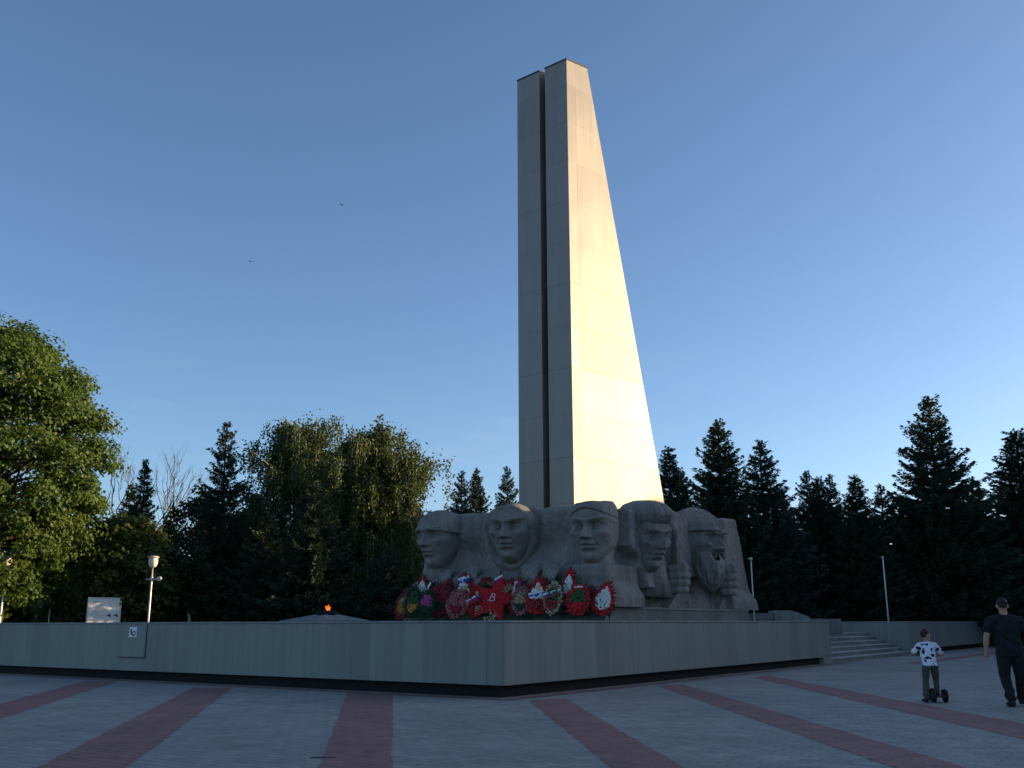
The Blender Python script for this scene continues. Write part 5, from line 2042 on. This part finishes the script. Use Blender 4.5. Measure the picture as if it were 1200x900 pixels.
# spruces behind and to the right of the obelisk
GS = 'spruces in a row behind the sculpture and to its right'
protos = [spruce(51, 12, 3.3, .4, .36, 1.45, .30, .28, gap=.04), spruce(52, 12, 3.0, .4, .38, 1.4, .16, .36, gap=.10), spruce(53, 12, 3.7, .4, .38, 1.45, .22, .30, gap=.07)]
pm = []
for i, (w_, c_) in enumerate(protos):
    pm.append((np_mesh('trunk', *w_), np_mesh('crown', *c_)))
    pm[-1][0].materials.append(M['bark'])
    pm[-1][1].materials.append(M['blue_spruce'] if i == 1 else M['spruce'])
row = [  # u_top, v_top, D, prototype, width factor, rotation, label
    (542, 552, 66, 1, 0.88, .3, 'small spruce with a split top left of the hooded head, seen over the stone block'),
    (557, 549, 68, 0, 0.83, 1.9, 'small spruce crowding the split topped one, over the stone block'),
    (593, 547, 66, 1, 0.88, 2.9, 'single small spruce right above the hooded head'),
    (783, 524, 62, 0, 1.04, .8, 'spruce half hidden behind the right edge of the obelisk'),
    (797, 552, 66, 1, 1.17, 4.4, 'lower spruce squeezed between the obelisk and the pointed spruce'),
    (838, 493, 62, 0, 1.23, 2.0, 'tall pointed spruce above the bearded head'),
    (890, 517, 63, 1, 1.37, 5.0, 'ragged topped spruce above the thin pole beside the sculpture'),
    (916, 574, 66, 0, 1.04, .1, 'lower spruce filling the gap right of the ragged topped one'),
    (945, 553, 68, 1, 1.04, 1.0, 'slim spruce, left of the three close tips'),
    (957, 559, 66, 0, 1.04, 3.3, 'slim spruce, middle of the three close tips'),
    (972, 557, 69, 1, 1.04, 5.5, 'slim spruce, right of the three close tips'),
    (1001, 557, 64, 0, 1.17, 3.9, 'spruce with a single tip above the small distant lamp'),
    (1030, 569, 67, 1, 1.17, 2.4, 'lower spruce between the single tip and the giant spruce'),
    (1085, 467, 66, 2, 1.15, .6, 'giant wide spruce, tallest on the right side'),
    (1140, 560, 74, 0, 1.30, 4.8, 'rounded lower spruce between the giant one and the one at the right edge'),
    (1187, 504, 70, 0, 1.49, 3.0, 'tall spruce at the right edge behind the man'),
    (1222, 572, 74, 1, 1.30, 1.4, 'spruce cut off by the right edge of the photo'),
    (866, 590, 69, 1, 1.17, 3.5, 'dark spruce deep between the pointed and the ragged topped spruces'),
]
for (u, v, D_, k, wf, rot, lab) in row:
    p = at(u, v, D_)
    root = empty('spruce_tree', (p.x, D_, FZ), rot)
    tag(root, lab, 'spruce', GS)
    s_ = (p.z - FZ) / 12.0
    for nm, me in zip(('trunk', 'crown'), pm[k]):
        o = bpy.data.objects.new(nm, me)
        COL.objects.link(o)
        o.parent = root
        o.scale = (s_ * wf, s_ * wf, s_)

# far wood behind everything, and the spruce belt outside the picture on the right (it shades the square)


def wood_mass(name, spots, seedbase, mat='spruce', leaf=1.9):
    data = [spruce(seedbase + i, 12, 3.4, .3, .62, .85, .28, .28, leaf=leaf) for i in range(3)]
    parts = []
    r = np.random.default_rng(seedbase)
    for (x, y, h_, wf) in spots:
        V, F = data[r.integers(3)][1]
        a = r.uniform(0, 6.28)
        ca, sa = math.cos(a), math.sin(a)
        s_ = h_ / 12
        Q_ = np.stack([(V[:, 0] * ca - V[:, 1] * sa) * s_ * wf + x, (V[:, 0] * sa + V[:, 1] * ca) * s_ * wf + y, V[:, 2] * s_ + FZ], -1)
        parts.append((Q_, F))
    o = link(name, np_mesh(name, *merge(parts)), M[mat])
    tag(o, kind='stuff')
    return o


spots = []
r = np.random.default_rng(99)
for x in np.arange(-62, 66, 3.2):
    for yy in (79, 86):
        D_ = yy + r.uniform(-2.5, 2.5)
        xx = x + r.uniform(-1.2, 1.2)
        u = 600 + xx / D_ * FPX
        vt = np.interp(u, [-100, 150, 300, 480, 500, 620, 780, 1000, 1200], [560, 610, 585, 610, 670, 640, 605, 600, 585]) + r.uniform(-8, 22)
        spots.append((xx, D_, at(u, vt, D_).z - FZ, 1.25))
o = wood_mass('woodland', spots, 300)
tag(o, 'dark far wood closing the gaps between the trees', 'wood')
SHADE = []
for k, xx in enumerate((46, 51, 56)):
    for y in list(np.arange(-4, 35, 2.6)) + list(np.arange(35, 59, 1.35)) + list(np.arange(59, 67, 2.6)):
        yc = y - (xx - 46) * .25
        hh = 12.8 + .9 * k + .22 * math.sin(y * 7.7 + k) + (1.7 * math.exp(-((yc - 48.3) / 1.1) ** 2) if k == 0 else 0)
        SHADE.append((xx, y, hh - FZ, 1.3))
SHADE += [(48, y, 17 + 2.0 * math.sin(y * 1.3), 1.0) for y in np.arange(67, 83, 3.2)] + [(55, y, 18 + 1.5 * math.sin(y * 2.1), 1.0) for y in np.arange(67, 83, 3.4)]
o = wood_mass('spruce_belt', SHADE, 320, leaf=3.2)
tag(o, 'dense belt of spruces along the right side of the square', 'wood')

# ------------------------------------------------------------------ render settings
S.render.engine = 'CYCLES'
S.cycles.max_bounces = 6
S.cycles.transparent_max_bounces = 4
S.cycles.use_denoising = True
